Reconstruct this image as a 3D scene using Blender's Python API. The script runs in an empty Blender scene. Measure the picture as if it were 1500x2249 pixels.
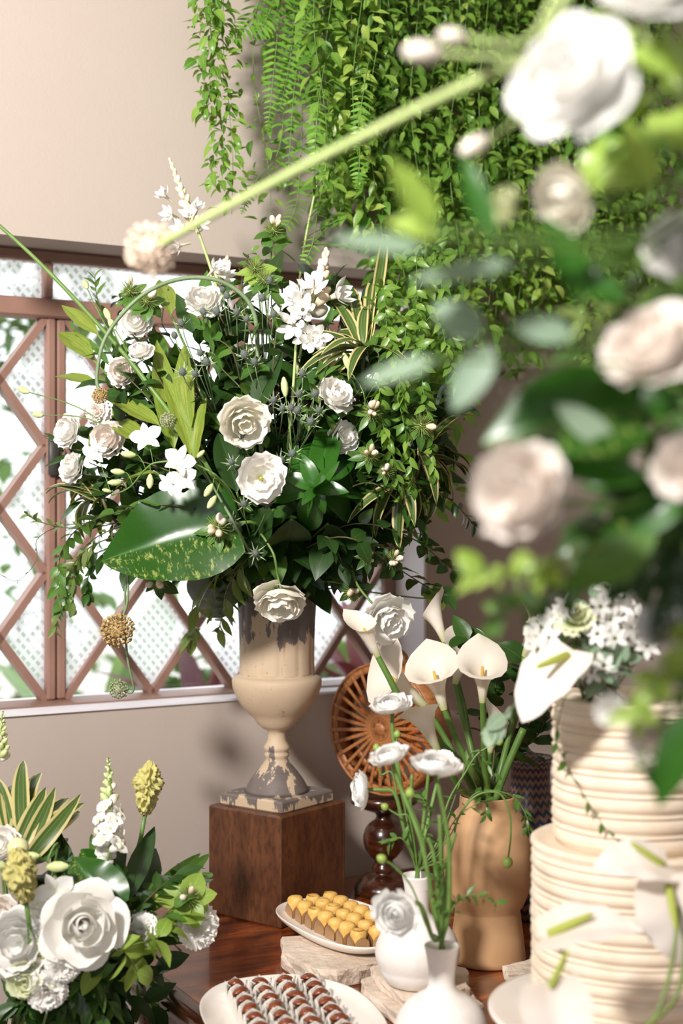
import bpy, math, random
from mathutils import Vector as V, Matrix, Euler, Quaternion, noise as mnoise

rnd = random.Random(11)
pi, sin, cos = math.pi, math.sin, math.cos
scene = bpy.context.scene
col = scene.collection

# ------------------------------------------------------------------ camera, world, lights, exposure
CAM = V((0.0, 0.0, 1.5)); FPX = 3124.0; CX, CY = 750.0, 1124.5
cam_d = bpy.data.cameras.new('camera'); cam = bpy.data.objects.new('camera', cam_d); col.objects.link(cam)
cam.location = CAM; cam.rotation_euler = (pi / 2, 0, 0)
cam_d.sensor_fit = 'VERTICAL'; cam_d.sensor_height = 36.0; cam_d.lens = 50.0
cam_d.dof.use_dof = True; cam_d.dof.focus_distance = 2.36; cam_d.dof.aperture_fstop = 2.5
scene.camera = cam

world = bpy.data.worlds.new('overcast_sky'); scene.world = world; world.use_nodes = True
wn = world.node_tree.nodes; wl = world.node_tree.links
wn['Background'].inputs[0].default_value = (0.94, 0.97, 1.0, 1); wn['Background'].inputs[1].default_value = 2.6

def lamp(name, kind, loc, target, energy, color, size=.2):
    d = bpy.data.lights.new(name, kind); d.energy = energy; d.color = color
    if kind == 'AREA':
        d.shape = 'DISK'; d.size = size; d.spread = math.radians(125)
    o = bpy.data.objects.new(name, d); col.objects.link(o); o.location = loc
    o.rotation_euler = (V(target) - V(loc)).to_track_quat('-Z', 'Y').to_euler()
    return o
lamp('room_lamp', 'AREA', (-1.05, 0.05, 2.62), (0.0, 2.7, 2.05), 64, (1.0, .96, .92), .28)

scene.view_settings.view_transform = 'Standard'; scene.view_settings.look = 'None'
scene.view_settings.gamma = 1.0; scene.view_settings.use_curve_mapping = False
scene.view_settings.exposure = 0.0

# ------------------------------------------------------------------ helpers
def P(px, py, Y):
    return V(((px - CX) / FPX * Y, Y, CAM.z - (py - CY) / FPX * Y))
def ray(px, py):
    return V(((px - CX) / FPX, 1.0, -(py - CY) / FPX))
def onplane(px, py, p0, n):
    d = ray(px, py); t = (p0 - CAM).dot(n) / d.dot(n); return CAM + d * t

class Mesh:
    def __init__(s): s.v = []; s.f = []; s.uv = []; s.mi = []
    def add(s, vs, fs, uvs=None, mi=0):
        o = len(s.v); s.v += [tuple(p) for p in vs]
        s.uv += (uvs if uvs else [(0, 0)] * len(vs))
        for f in fs: s.f.append(tuple(i + o for i in f)); s.mi.append(mi)
        return s
    def addm(s, other, M, mi=None):
        o = len(s.v); s.v += [tuple(M @ V(p)) for p in other.v]; s.uv += other.uv
        for f, m in zip(other.f, other.mi): s.f.append(tuple(i + o for i in f)); s.mi.append(m if mi is None else mi)
        return s
    def build(s, name, mats, smooth=True):
        me = bpy.data.meshes.new(name); me.from_pydata(s.v, [], s.f)
        ul = me.uv_layers.new(name='UVMap')
        vi = [0] * len(me.loops); me.loops.foreach_get('vertex_index', vi)
        flat = []
        for i in vi: flat += s.uv[i]
        ul.data.foreach_set('uv', flat)
        for m in (mats if isinstance(mats, (list, tuple)) else [mats]): me.materials.append(m)
        if any(s.mi): me.polygons.foreach_set('material_index', s.mi)
        me.polygons.foreach_set('use_smooth', [smooth] * len(me.polygons)); me.update()
        return me

def gridfaces(n, m, wrap=False):
    fs = []
    mm = m if wrap else m - 1
    for i in range(n - 1):
        for j in range(mm):
            a = i * m + j; b = i * m + (j + 1) % m
            fs.append((a, b, b + m, a + m))
    return fs
def g_tube(pts, r0, r1=None, sides=6, cap=True, rf=None):
    pts = [V(p) for p in pts]; n = len(pts); r1 = r0 if r1 is None else r1
    vs = []; uvs = []; up = V((.3, .2, 1)).normalized(); prev = None
    for i, p in enumerate(pts):
        d = (pts[min(i + 1, n - 1)] - pts[max(i - 1, 0)]).normalized()
        if prev is None:
            a = d.orthogonal().normalized()
        else:
            a = (prev - d * prev.dot(d)).normalized()
        prev = a; b = d.cross(a); t = i / (n - 1)
        r = rf(t) if rf else r0 + (r1 - r0) * t
        for k in range(sides):
            an = 2 * pi * k / sides; vs.append(p + (a * cos(an) + b * sin(an)) * r); uvs.append((k / sides, t))
    fs = gridfaces(n, sides, True)
    if cap:
        fs.append(tuple(range(sides))[::-1]); fs.append(tuple(range((n - 1) * sides, n * sides)))
    return Mesh().add(vs, fs, uvs)
def bez(p0, p1, p2, p3, n=10):
    out = []
    for i in range(n + 1):
        t = i / n; s = 1 - t
        out.append(p0 * s ** 3 + p1 * 3 * s * s * t + p2 * 3 * s * t * t + p3 * t ** 3)
    return out
def spline(pts, n=6):
    pts = [V(p) for p in pts]; out = []
    for i in range(len(pts) - 1):
        a = pts[max(i - 1, 0)]; b = pts[i]; c = pts[i + 1]; d = pts[min(i + 2, len(pts) - 1)]
        for k in range(n):
            t = k / n
            out.append(.5 * ((2 * b) + (c - a) * t + (2 * a - 5 * b + 4 * c - d) * t * t + (3 * b - a - 3 * c + d) * t ** 3))
    out.append(pts[-1]); return out
def g_lathe(prof, seg=48, cap0=True, cap1=True, rmod=None):
    vs = []; uvs = []
    for i, (r, z) in enumerate(prof):
        for k in range(seg):
            a = 2 * pi * k / seg; rr = r * (rmod(a, i, z) if rmod else 1)
            vs.append((rr * cos(a), rr * sin(a), z)); uvs.append((k / seg, i / (len(prof) - 1)))
    fs = gridfaces(len(prof), seg, True)
    if cap0: fs.append(tuple(range(seg))[::-1])
    if cap1: fs.append(tuple(range((len(prof) - 1) * seg, len(prof) * seg)))
    return Mesh().add(vs, fs, uvs)
def g_box(sx, sy, sz, bev=0.0):
    """box centred in x,y, base at z=0, with chamfered edges"""
    b = min(bev, sx * .45, sy * .45, sz * .45); hx, hy = sx / 2, sy / 2
    if b <= 0:
        vs = [(x, y, z) for z in (0, sz) for y in (-hy, hy) for x in (-hx, hx)]
        return Mesh().add(vs, [(0, 2, 3, 1), (4, 5, 7, 6), (0, 1, 5, 4), (2, 6, 7, 3), (0, 4, 6, 2), (1, 3, 7, 5)])
    rings = [(b, 0), (0, b), (0, sz - b), (b, sz)]; vs = []
    for ins, z in rings:
        x, y = hx - ins, hy - ins; c = b if ins == 0 else b * .5
        vs += [(-x + c, -y, z), (x - c, -y, z), (x, -y + c, z), (x, y - c, z), (x - c, y, z), (-x + c, y, z), (-x, y - c, z), (-x, -y + c, z)]
    fs = gridfaces(4, 8, True); fs.append(tuple(range(8))[::-1]); fs.append(tuple(range(24, 32)))
    return Mesh().add(vs, fs)
def g_prism(poly, z0, z1):
    n = len(poly); vs = [(x, y, z0) for x, y in poly] + [(x, y, z1) for x, y in poly]
    fs = [tuple(range(n))[::-1], tuple(range(n, 2 * n))] + [(i, (i + 1) % n, n + (i + 1) % n, n + i) for i in range(n)]
    return Mesh().add(vs, fs)
def g_sphere(r, nu=10, nv=6, sz=1.0):
    vs = [(0, 0, -r * sz)]; 
    for i in range(1, nv):
        t = pi * i / nv
        for k in range(nu): vs.append((r * sin(t) * cos(2 * pi * k / nu), r * sin(t) * sin(2 * pi * k / nu), -r * cos(t) * sz))
    vs.append((0, 0, r * sz)); fs = []
    for k in range(nu): fs.append((0, 1 + (k + 1) % nu, 1 + k))
    for i in range(nv - 2):
        for k in range(nu):
            a = 1 + i * nu + k; b = 1 + i * nu + (k + 1) % nu; fs.append((a, b, b + nu, a + nu))
    l = len(vs) - 1; o = 1 + (nv - 2) * nu
    for k in range(nu): fs.append((o + k, o + (k + 1) % nu, l))
    return Mesh().add(vs, fs)
def g_leaf(L=1., W=.4, a=.85, b=1.0, bend=.4, fold=.25, wave=0., wk=3, nl=7, nc=2, heart=0., twist=0., ph=0.):
    """leaf along +Y, face up +Z. a<1 puts the widest place nearer the base"""
    vs = []; uvs = []; y = z = 0.0
    for i in range(nl + 1):
        t = i / nl; th = bend * t
        if i: y += cos(th) * L / nl; z -= sin(th) * L / nl
        w = W / 2 * max(sin(pi * min(t, 1) ** a), 0) ** b
        if i == 0: w = W * .03
        if i == nl: w = W * .008
        for j in range(-nc, nc + 1):
            q = j / nc; x = w * q; tw = twist * t
            yy = y - heart * L * abs(q) ** 1.5 * max(0, 1 - t * 3.0) * (1 if i else .0)
            zz = fold * abs(x) + wave * W * abs(q) * sin(wk * 2 * pi * t + (0 if q > 0 else 1.3) + ph)
            zz += -0.35 * fold * abs(x) * abs(q)
            vs.append((x * cos(tw), yy + sin(th) * zz, z + cos(th) * zz + x * sin(tw))); uvs.append((q * .5 + .5, t))
    return Mesh().add(vs, gridfaces(nl + 1, 2 * nc + 1), uvs)
def orient(pos, d, up=V((0, 0, 1)), s=1.0):
    y = V(d).normalized(); z = V(up) - y * V(up).dot(y)
    if z.length < 1e-4: z = y.orthogonal()
    z.normalize(); x = y.cross(z)
    M = Matrix((x, y, z)).transposed().to_4x4()
    sc = Matrix.Diagonal((s, s, s, 1)) if not isinstance(s, (tuple, list)) else Matrix.Diagonal((*s, 1))
    return Matrix.Translation(pos) @ M @ sc
def orientZ(pos, d, roll=0., s=1.0):
    """local +Z along d"""
    q = V(d).normalized().to_track_quat('Z', 'Y').to_matrix().to_4x4()
    sc = Matrix.Diagonal((s, s, s, 1)) if not isinstance(s, (tuple, list)) else Matrix.Diagonal((*s, 1))
    return Matrix.Translation(pos) @ q @ Matrix.Rotation(roll, 4, 'Z') @ sc
def T(x, y=None, z=None): return Matrix.Translation(V((x, y, z)) if y is not None else V(x))
def RZ(a): return Matrix.Rotation(a, 4, 'Z')
def RX(a): return Matrix.Rotation(a, 4, 'X')
def RY(a): return Matrix.Rotation(a, 4, 'Y')

WM = {}
def tag(o, label=None, cat=None, group=None, kind=None):
    if label: o['label'] = label
    if cat: o['category'] = cat
    if group: o['group'] = group
    if kind: o['kind'] = kind
    return o
def thing(name, label, cat, M, group=None, kind=None):
    if isinstance(M, V): M = Matrix.Translation(M)
    o = bpy.data.objects.new(name, None); o.empty_display_size = .02
    col.objects.link(o); o.matrix_world = M; WM[o.name] = M
    return tag(o, label, cat, group, kind)
def solo(name, me, label, cat, M, group=None, kind=None):
    if isinstance(M, V): M = Matrix.Translation(M)
    o = bpy.data.objects.new(name, me); col.objects.link(o); o.matrix_world = M; WM[o.name] = M
    return tag(o, label, cat, group, kind)
def part(name, me, parent, M=None, label=None, kind=None):
    """child mesh; M is its WORLD matrix"""
    o = bpy.data.objects.new(name, me); col.objects.link(o); o.parent = parent
    if M is None: M = WM[parent.name]
    elif isinstance(M, V): M = Matrix.Translation(M)
    o.matrix_local = WM[parent.name].inverted() @ M; WM[o.name] = M
    if label: o['label'] = label
    if kind: o['kind'] = kind
    return o
def wpart(name, g, mats, parent, label=None, smooth=True, kind=None):
    """child whose geometry is given in world coordinates"""
    base = WM[parent.name].translation
    h = Mesh().addm(g, Matrix.Translation(-base))
    return part(name, h.build(name, mats, smooth), parent, Matrix.Translation(base), label, kind)

# ------------------------------------------------------------------ materials
def nodes(name):
    m = bpy.data.materials.new(name); m.use_nodes = True
    nt = m.node_tree; b = nt.nodes['Principled BSDF']
    return m, nt, b
def N(nt, t, **kw):
    n = nt.nodes.new(t)
    for k, v in kw.items():
        if k in n.inputs.keys(): n.inputs[k].default_value = v
        else: setattr(n, k, v)
    return n
def c4(c): return (c[0], c[1], c[2], 1)
def srgb(h):
    h = h.lstrip('#'); o = []
    for i in (0, 2, 4):
        x = int(h[i:i + 2], 16) / 255; o.append(x / 12.92 if x <= .04045 else ((x + .055) / 1.055) ** 2.4)
    return tuple(o)
def mixc(nt, fac, a, b, blend='MIX'):
    n = nt.nodes.new('ShaderNodeMix'); n.data_type = 'RGBA'; n.blend_type = blend
    for s, v in ((0, fac), (6, a), (7, b)):
        if hasattr(v, 'links') or hasattr(v, 'is_linked'): nt.links.new(v, n.inputs[s])
        elif s == 0: n.inputs[0].default_value = v
        else: n.inputs[s].default_value = c4(v)
    return n.outputs[2]
def ramp(nt, inp, stops, interp='LINEAR'):
    r = nt.nodes.new('ShaderNodeValToRGB'); r.color_ramp.interpolation = interp
    e = r.color_ramp.elements
    while len(e) < len(stops): e.new(.5)
    for k, (p, c) in enumerate(stops):
        e[k].position = p; e[k].color = c4(c) if not isinstance(c, (int, float)) else (c, c, c, 1)
    nt.links.new(inp, r.inputs[0]); return r.outputs[0]
def tex_noise(nt, scale, coord='Object', detail=4., stretch=None, rough=.55):
    tc = nt.nodes.new('ShaderNodeTexCoord'); out = tc.outputs[coord]
    if stretch:
        mp = nt.nodes.new('ShaderNodeMapping'); mp.inputs['Scale'].default_value = stretch
        nt.links.new(out, mp.inputs[0]); out = mp.outputs[0]
    n = nt.nodes.new('ShaderNodeTexNoise'); n.inputs['Scale'].default_value = scale
    n.inputs['Detail'].default_value = detail; n.inputs['Roughness'].default_value = rough
    nt.links.new(out, n.inputs['Vector']); return n.outputs[0]
def bump(nt, b, h, strength=.3, dist=.002):
    n = nt.nodes.new('ShaderNodeBump'); n.inputs['Strength'].default_value = strength; n.inputs['Distance'].default_value = dist
    nt.links.new(h, n.inputs['Height']); nt.links.new(n.outputs[0], b.inputs['Normal'])
def simple(name, c, rough=.5, c2=None, scale=30, bmp=0, spec=.5, sub=0, coat=0, bscale=None, bdist=.001):
    m, nt, b = nodes(name); b.inputs['Roughness'].default_value = rough; b.inputs['Specular IOR Level'].default_value = spec
    if c2:
        nt.links.new(mixc(nt, ramp(nt, tex_noise(nt, scale), [(.35, 0), (.65, 1)]), c, c2), b.inputs['Base Color'])
    else: b.inputs['Base Color'].default_value = c4(c)
    if bmp: bump(nt, b, tex_noise(nt, bscale or scale * 4), bmp, bdist)
    if sub:
        b.inputs['Subsurface Weight'].default_value = sub; b.inputs['Subsurface Radius'].default_value = (.01, .006, .004); b.inputs['Subsurface Scale'].default_value = .5
    if coat: b.inputs['Coat Weight'].default_value = coat; b.inputs['Coat Roughness'].default_value = .08
    return m
def leafmat(name, c1, c2, rough=.38, transl=.28, tcol=None, uvfun=None, vein=.12, spec=.45):
    """leaf: colour varies from leaf to leaf and with fine mottling; light passes through"""
    m, nt, b = nodes(name); L = nt.links
    oi = nt.nodes.new('ShaderNodeObjectInfo')
    nz = tex_noise(nt, 60, 'Object', 3)
    base = mixc(nt, oi.outputs['Random'], c1, c2)
    dark = mixc(nt, 1.0, base, (.72, .74, .7), 'MULTIPLY')
    base = mixc(nt, ramp(nt, nz, [(.35, 0), (.7, .6)]), base, dark)
    tc = nt.nodes.new('ShaderNodeTexCoord'); sx = nt.nodes.new('ShaderNodeSeparateXYZ'); L.new(tc.outputs['UV'], sx.inputs[0])
    if vein:
        d = N(nt, 'ShaderNodeMath', operation='SUBTRACT'); L.new(sx.outputs[0], d.inputs[0]); d.inputs[1].default_value = .5
        ab = N(nt, 'ShaderNodeMath', operation='ABSOLUTE'); L.new(d.outputs[0], ab.inputs[0])
        vr = ramp(nt, ab.outputs[0], [(0.0, vein * 3), (.035, 0)])
        base = mixc(nt, vr, base, tuple(min(1, x * 2.2 + .05) for x in c1))
    if uvfun: base = uvfun(nt, sx, base)
    L.new(base, b.inputs['Base Color'])
    b.inputs['Roughness'].default_value = rough; b.inputs['Specular IOR Level'].default_value = spec
    tr = nt.nodes.new('ShaderNodeBsdfTranslucent')
    tb = mixc(nt, 1.0, base, tcol or (1.25, 1.2, .6), 'MULTIPLY'); L.new(tb, tr.inputs[0])
    mx = nt.nodes.new('ShaderNodeMixShader'); mx.inputs[0].default_value = transl
    L.new(b.outputs[0], mx.inputs[1]); L.new(tr.outputs[0], mx.inputs[2]); L.new(mx.outputs[0], nt.nodes['Material Output'].inputs[0])
    return m
def petalmat(name, c, cbase=None, rough=.55, transl=.3, basepos=.3):
    m, nt, b = nodes(name); L = nt.links
    tc = nt.nodes.new('ShaderNodeTexCoord'); sx = nt.nodes.new('ShaderNodeSeparateXYZ'); L.new(tc.outputs['UV'], sx.inputs[0])
    nz = tex_noise(nt, 40, 'Object', 3)
    base = mixc(nt, nz, c, tuple(x * .93 for x in c))
    if cbase: base = mixc(nt, ramp(nt, sx.outputs[1], [(basepos * .3, 1), (basepos + .25, 0)]), base, cbase)
    L.new(base, b.inputs['Base Color']); b.inputs['Roughness'].default_value = rough; b.inputs['Specular IOR Level'].default_value = .25
    tr = nt.nodes.new('ShaderNodeBsdfTranslucent'); L.new(base, tr.inputs[0])
    mx = nt.nodes.new('ShaderNodeMixShader'); mx.inputs[0].default_value = transl
    L.new(b.outputs[0], mx.inputs[1]); L.new(tr.outputs[0], mx.inputs[2]); L.new(mx.outputs[0], nt.nodes['Material Output'].inputs[0])
    return m
# ------------------------------------------------------------------ setting: wall, window, floor, ceiling, garden
U = V((.8713, .4907, 0)).normalized(); NR = V((U.y, -U.x, 0)); UP = V((0, 0, 1)); W0 = V((-.001, 2.962, 0))
def WP(s, z, d=0.): return W0 + U * s + NR * d + UP * z
def wall_s(px, py, d=0.):
    p = onplane(px, py, W0 + NR * d, NR); return (p - W0).dot(U), p.z
def wallY(px): return onplane(px, 1100, W0, NR).y
WB = Matrix((U, -NR, UP)).transposed().to_4x4(); WB.translation = W0   # local x = along wall, y = outwards, z = up
def wallbox(g, s0, s1, z0, z1, d0, d1):
    """box in wall coordinates; d measured outwards (away from the room)"""
    b = g_box(s1 - s0, d1 - d0, z1 - z0); return g.addm(b, T((s0 + s1) / 2, (d0 + d1) / 2, z0))

def wall_mat():
    m, nt, b = nodes('painted_plaster'); b.inputs['Roughness'].default_value = .8; b.inputs['Specular IOR Level'].default_value = .2
    nt.links.new(mixc(nt, tex_noise(nt, 3, 'Object', 5), srgb('#c0b3a9'), srgb('#b9aba0')), b.inputs['Base Color'])
    bump(nt, b, tex_noise(nt, 160, 'Object', 4), .25, .002); return m
M_wall = wall_mat()
M_frame = simple('pink_brown_paint', srgb('#987466'), .5, srgb('#8c695b'), 12, .15)
M_white = simple('white_paint', srgb('#eeeaf0'), .6, None, 20, .1, bscale=120)
M_floor = simple('clay_floor', srgb('#8a6a52'), .5, srgb('#7a5a45'), 4)
M_ceil = simple('white_ceiling', srgb('#ded8d0'), .8, None, 20, .1, bscale=90)
SILL, LINT = 1.129, 2.010
S_R = wall_s(935, 1400)[0]; S_L = -1.9; REC = .11
g = Mesh()
wallbox(g, -3.2, 3.2, 0, SILL - .005, 0, .22)
wallbox(g, -3.2, 3.2, LINT, 3.2, 0, .22)
wallbox(g, S_R, 3.2, SILL - .005, LINT, 0, .22)
wallbox(g, -3.2, S_L, SILL - .005, LINT, 0, .22)
w = solo('wall_back', g.build('wall_back', M_wall, False), 'beige plastered wall with a wide window opening', 'wall', WB, kind='structure')
g = Mesh(); wallbox(g, S_L, S_R, SILL - .005, SILL, -.006, .2)
solo('trim_1', g.build('trim_1', M_white, False), 'white painted window sill along the beige wall', 'window sill', WB, kind='structure')
g = Mesh(); wallbox(g, S_R - .006, S_R, SILL, LINT, -.002, REC + .05)
solo('trim_2', g.build('trim_2', M_white, False), 'white painted window reveal at the right end of the window', 'window reveal', WB, kind='structure')
g = Mesh().add([(-3.6, -4, 0), (4, -4, 0), (4, 5.2, 0), (-3.6, 5.2, 0)], [(0, 1, 2, 3)])
# floor and ceiling of the room stop at the wall line
fl = [W0 - U * 3.2, W0 + U * 3.2, V((3.6, -3.2, 0)), V((-3.2, -3.2, 0))]
g = g_prism([(p.x, p.y) for p in fl][::-1], -.06, 0.0)
solo('floor', g.build('floor', M_floor, False), 'clay coloured floor of the room', 'floor', Matrix(), kind='structure')
g = g_prism([(p.x, p.y) for p in fl][::-1], 3.2, 3.26)
solo('ceiling', g.build('ceiling', M_ceil, False), 'white ceiling of the room', 'ceiling', Matrix(), kind='structure')

cr = [(p.x, p.y) for p in fl]
def side_wall(name, a, b, lab):
    a = V(a); b = V(b); d = (b - a).normalized(); n = V((-d.y, d.x)) * .1
    g = g_prism([tuple(a), tuple(b), tuple(b + n), tuple(a + n)], 0, 3.2)
    solo(name, g.build(name, M_wall, False), lab, 'wall', Matrix(), kind='structure')
side_wall('wall_left', cr[0], cr[3], 'beige side wall to the left of the room')
g = Mesh()
for x0, x1, z0, z1 in ((-3.2, -1.3, 0, 3.2), (1.3, 3.6, 0, 3.2), (-1.3, 1.3, 2.5, 3.2)):      # unseen opening behind the viewer, added to let in soft fill daylight
    g.addm(g_box(x1 - x0, .1, z1 - z0), T((x0 + x1) / 2, -3.25, z0))
solo('wall_front', g.build('wall_front', M_wall, False), 'beige wall behind the viewer with a wide opening added for fill light', 'wall', Matrix(), kind='structure')
side_wall('wall_right', cr[2], cr[1], 'beige side wall to the right of the room')

# glass
def clear_glass():
    m, nt, b = nodes('clear_glass'); tr = nt.nodes.new('ShaderNodeBsdfTransparent'); tr.inputs[0].default_value = (.97, .985, .98, 1)
    gl = nt.nodes.new('ShaderNodeBsdfGlossy'); gl.inputs['Roughness'].default_value = .03
    mx = nt.nodes.new('ShaderNodeMixShader'); mx.inputs[0].default_value = .05; nt.links.new(tr.outputs[0], mx.inputs[1]); nt.links.new(gl.outputs[0], mx.inputs[2])
    nt.links.new(mx.outputs[0], nt.nodes['Material Output'].inputs[0]); return m
def pressed_glass():
    """pressed glass: small slanted clear facets in a milky sheet"""
    m, nt, b = nodes('pressed_glass'); L = nt.links
    tc = nt.nodes.new('ShaderNodeTexCoord'); mp = nt.nodes.new('ShaderNodeMapping')
    mp.inputs['Scale'].default_value = (52, 52, 44); L.new(tc.outputs['Object'], mp.inputs[0])
    sp = nt.nodes.new('ShaderNodeSeparateXYZ'); L.new(mp.outputs[0], sp.inputs[0])
    def frac(op_a, op_b):
        a = N(nt, 'ShaderNodeMath', operation=op_a); L.new(sp.outputs[0], a.inputs[0]); L.new(sp.outputs[2], a.inputs[1])
        f = N(nt, 'ShaderNodeMath', operation='FRACT'); L.new(a.outputs[0], f.inputs[0])
        c = N(nt, 'ShaderNodeMath', operation='SUBTRACT'); L.new(f.outputs[0], c.inputs[0]); c.inputs[1].default_value = .5
        d = N(nt, 'ShaderNodeMath', operation='ABSOLUTE'); L.new(c.outputs[0], d.inputs[0])
        return ramp(nt, d.outputs[0], [(op_b, 1), (op_b + .05, 0)])
    f1 = frac('ADD', .20); f2 = frac('SUBTRACT', .30)
    mu = N(nt, 'ShaderNodeMath', operation='MULTIPLY'); L.new(f1, mu.inputs[0]); L.new(f2, mu.inputs[1])
    mu2 = N(nt, 'ShaderNodeMath', operation='MULTIPLY'); L.new(mu.outputs[0], mu2.inputs[0]); mu2.inputs[1].default_value = .5
    tl = nt.nodes.new('ShaderNodeBsdfTranslucent'); tl.inputs[0].default_value = (.93, .94, .96, 1)
    tr = nt.nodes.new('ShaderNodeBsdfTransparent'); tr.inputs[0].default_value = (.9, .93, .95, 1)
    t2 = nt.nodes.new('ShaderNodeBsdfTransparent'); t2.inputs[0].default_value = (1, 1, 1, 1)
    milk = nt.nodes.new('ShaderNodeMixShader'); milk.inputs[0].default_value = .22; L.new(tl.outputs[0], milk.inputs[1]); L.new(t2.outputs[0], milk.inputs[2])
    mx = nt.nodes.new('ShaderNodeMixShader'); L.new(mu2.outputs[0], mx.inputs[0]); L.new(milk.outputs[0], mx.inputs[1]); L.new(tr.outputs[0], mx.inputs[2])
    L.new(mx.outputs[0], nt.nodes['Material Output'].inputs[0]); return m
M_clear, M_press = clear_glass(), pressed_glass()

# window frame in wall coordinates
win = thing('window_1', 'brown wooden window with diamond lattice of clear and pressed glass', 'window', WB, kind='structure')
D0, D1 = REC, REC + .045
def wpiece(name, s0, s1, z0, z1, d0=D0, d1=D1, lab=None):
    part(name, Mesh().addm(g_box(s1 - s0, d1 - d0, z1 - z0, .004), T((s0 + s1) / 2, (d0 + d1) / 2, z0)).build(name, M_frame, False), win, WB, lab)
s_st0, s_st1 = wall_s(104, 1100, -REC)[0], wall_s(148, 1100, -REC)[0]
zb = wall_s(98, 1540, -REC)[1]; s_end = S_R - .006 - .028
z_r0, z_r1 = wall_s(98, 697, -REC)[1], wall_s(98, 655, -REC)[1]
zt = LINT - .022
wpiece('bottom_rail', S_L, S_R - .006, SILL, zb, D0 - .055, D1)
wpiece('middle_rail', S_L, S_R - .006, z_r0, z_r1, D0 - .004, D1)
wpiece('top_rail', S_L, S_R - .006, zt, LINT)
mid = (s_st0 + s_st1) / 2
wpiece('stile', s_st0, mid - .0015, zb, z_r0); wpiece('stile', mid + .0015, s_st1, zb, z_r0, D0 + .004)
wpiece('stile', s_end, S_R - .006, zb, zt)
for sm in (wall_s(108, 600, -REC)[0], (mid + s_end) / 2 + .02):
    wpiece('transom_mullion', sm - .009, sm + .009, z_r1, zt)
wpiece('stile', S_L, S_L + .04, zb, zt)
# hinge on the stile
part('hinge', Mesh().addm(g_box(.02, .012, .075, .003), T(s_st0 + .01, D0 - .006, wall_s(110, 1045, -REC)[1])).build('hinge', simple('dark_iron', (.05, .045, .04), .45)), win, WB, 'dark iron hinge')
# diamond lattice
HS = (s_end - s_st1) / 8; HZ = (z_r0 - zb) / 6
def pane(poly, mat, d=(D0 + D1) / 2):
    n = len(poly); vs = [(s, d - .002, z) for s, z in poly] + [(s, d + .002, z) for s, z in poly]
    fs = [tuple(range(n)), tuple(range(n, 2 * n))[::-1]] + [(i, i + n, (i + 1) % n + n, (i + 1) % n) for i in range(n)]
    g = Mesh().add(vs, fs); g.mi = [0] + [1] * (len(fs) - 1)      # one patterned face, the other faces plain
    part('pane', g.build('pane', [mat, M_clear], False), win, WB)
def clip(poly, s0, s1, z0, z1):
    for ax, lim, sg in ((0, s0, 1), (0, s1, -1), (1, z0, 1), (1, z1, -1)):
        out = []
        for i in range(len(poly)):
            a, b = poly[i - 1], poly[i]; ia = (a[ax] - lim) * sg >= -1e-9; ib = (b[ax] - lim) * sg >= -1e-9
            if ia != ib:
                t = (lim - a[ax]) / (b[ax] - a[ax]); out.append(tuple(a[k] + (b[k] - a[k]) * t for k in (0, 1)))
            if ib: out.append(b)
        poly = out
        if not poly: return []
    return poly
def bar(a, b, wd=.014):
    a = V((a[0], 0, a[1])); b = V((b[0], 0, b[1])); d = (b - a); n = V((-d.z, 0, d.x)).normalized() * wd / 2
    vs = []
    for dd in (D0 + .006, D1 - .004):
        for q in (a - n, b - n, b + n, a + n): vs.append((q.x, dd, q.z))
    fs = [(0, 1, 2, 3), (7, 6, 5, 4), (0, 4, 5, 1), (1, 5, 6, 2), (2, 6, 7, 3), (3, 7, 4, 0)]
    part('lattice_bar', Mesh().add(vs, fs).build('lattice_bar', M_frame, False), win, WB)
def lattice(sa, sb, ox, cols):
    for i in range(-1, cols + 2):
        for j in range(0, 7):
            c = (ox + i * HS, zb + j * HZ)
            if (i + j) % 2 == 0: continue
            poly = clip([(c[0] - HS, c[1]), (c[0], c[1] - HZ), (c[0] + HS, c[1]), (c[0], c[1] + HZ)], sa, sb, zb, z_r0)
            ar = abs(sum(poly[k - 1][0] * poly[k][1] - poly[k][0] * poly[k - 1][1] for k in range(len(poly)))) if len(poly) > 2 else 0
            if ar > 1e-4: pane(poly, M_press if i % 2 == 0 else M_clear)
    for i in range(cols):
        for j in range(6):
            a = (ox + i * HS, zb + j * HZ); up = (i + j) % 2 == 0
            p, q = ((a[0], a[1]), (a[0] + HS, a[1] + HZ)) if up else ((a[0], a[1] + HZ), (a[0] + HS, a[1]))
            if p[0] >= sa - 1e-6 and q[0] <= sb + 1e-6: bar(p, q)
lattice(s_st1, s_end, s_st1, 8)
ncol = int((s_st0 - S_L - .04) / HS) // 2 * 2
lattice(s_st0 - ncol * HS, s_st0, s_st0 - ncol * HS, ncol)
if s_st0 - ncol * HS > S_L + .05: wpiece('stile', S_L + .04, s_st0 - ncol * HS, zb, z_r0)
pane([(S_L + .02, z_r1), (S_R - .02, z_r1), (S_R - .02, zt), (S_L + .02, zt)], M_press)

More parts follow.
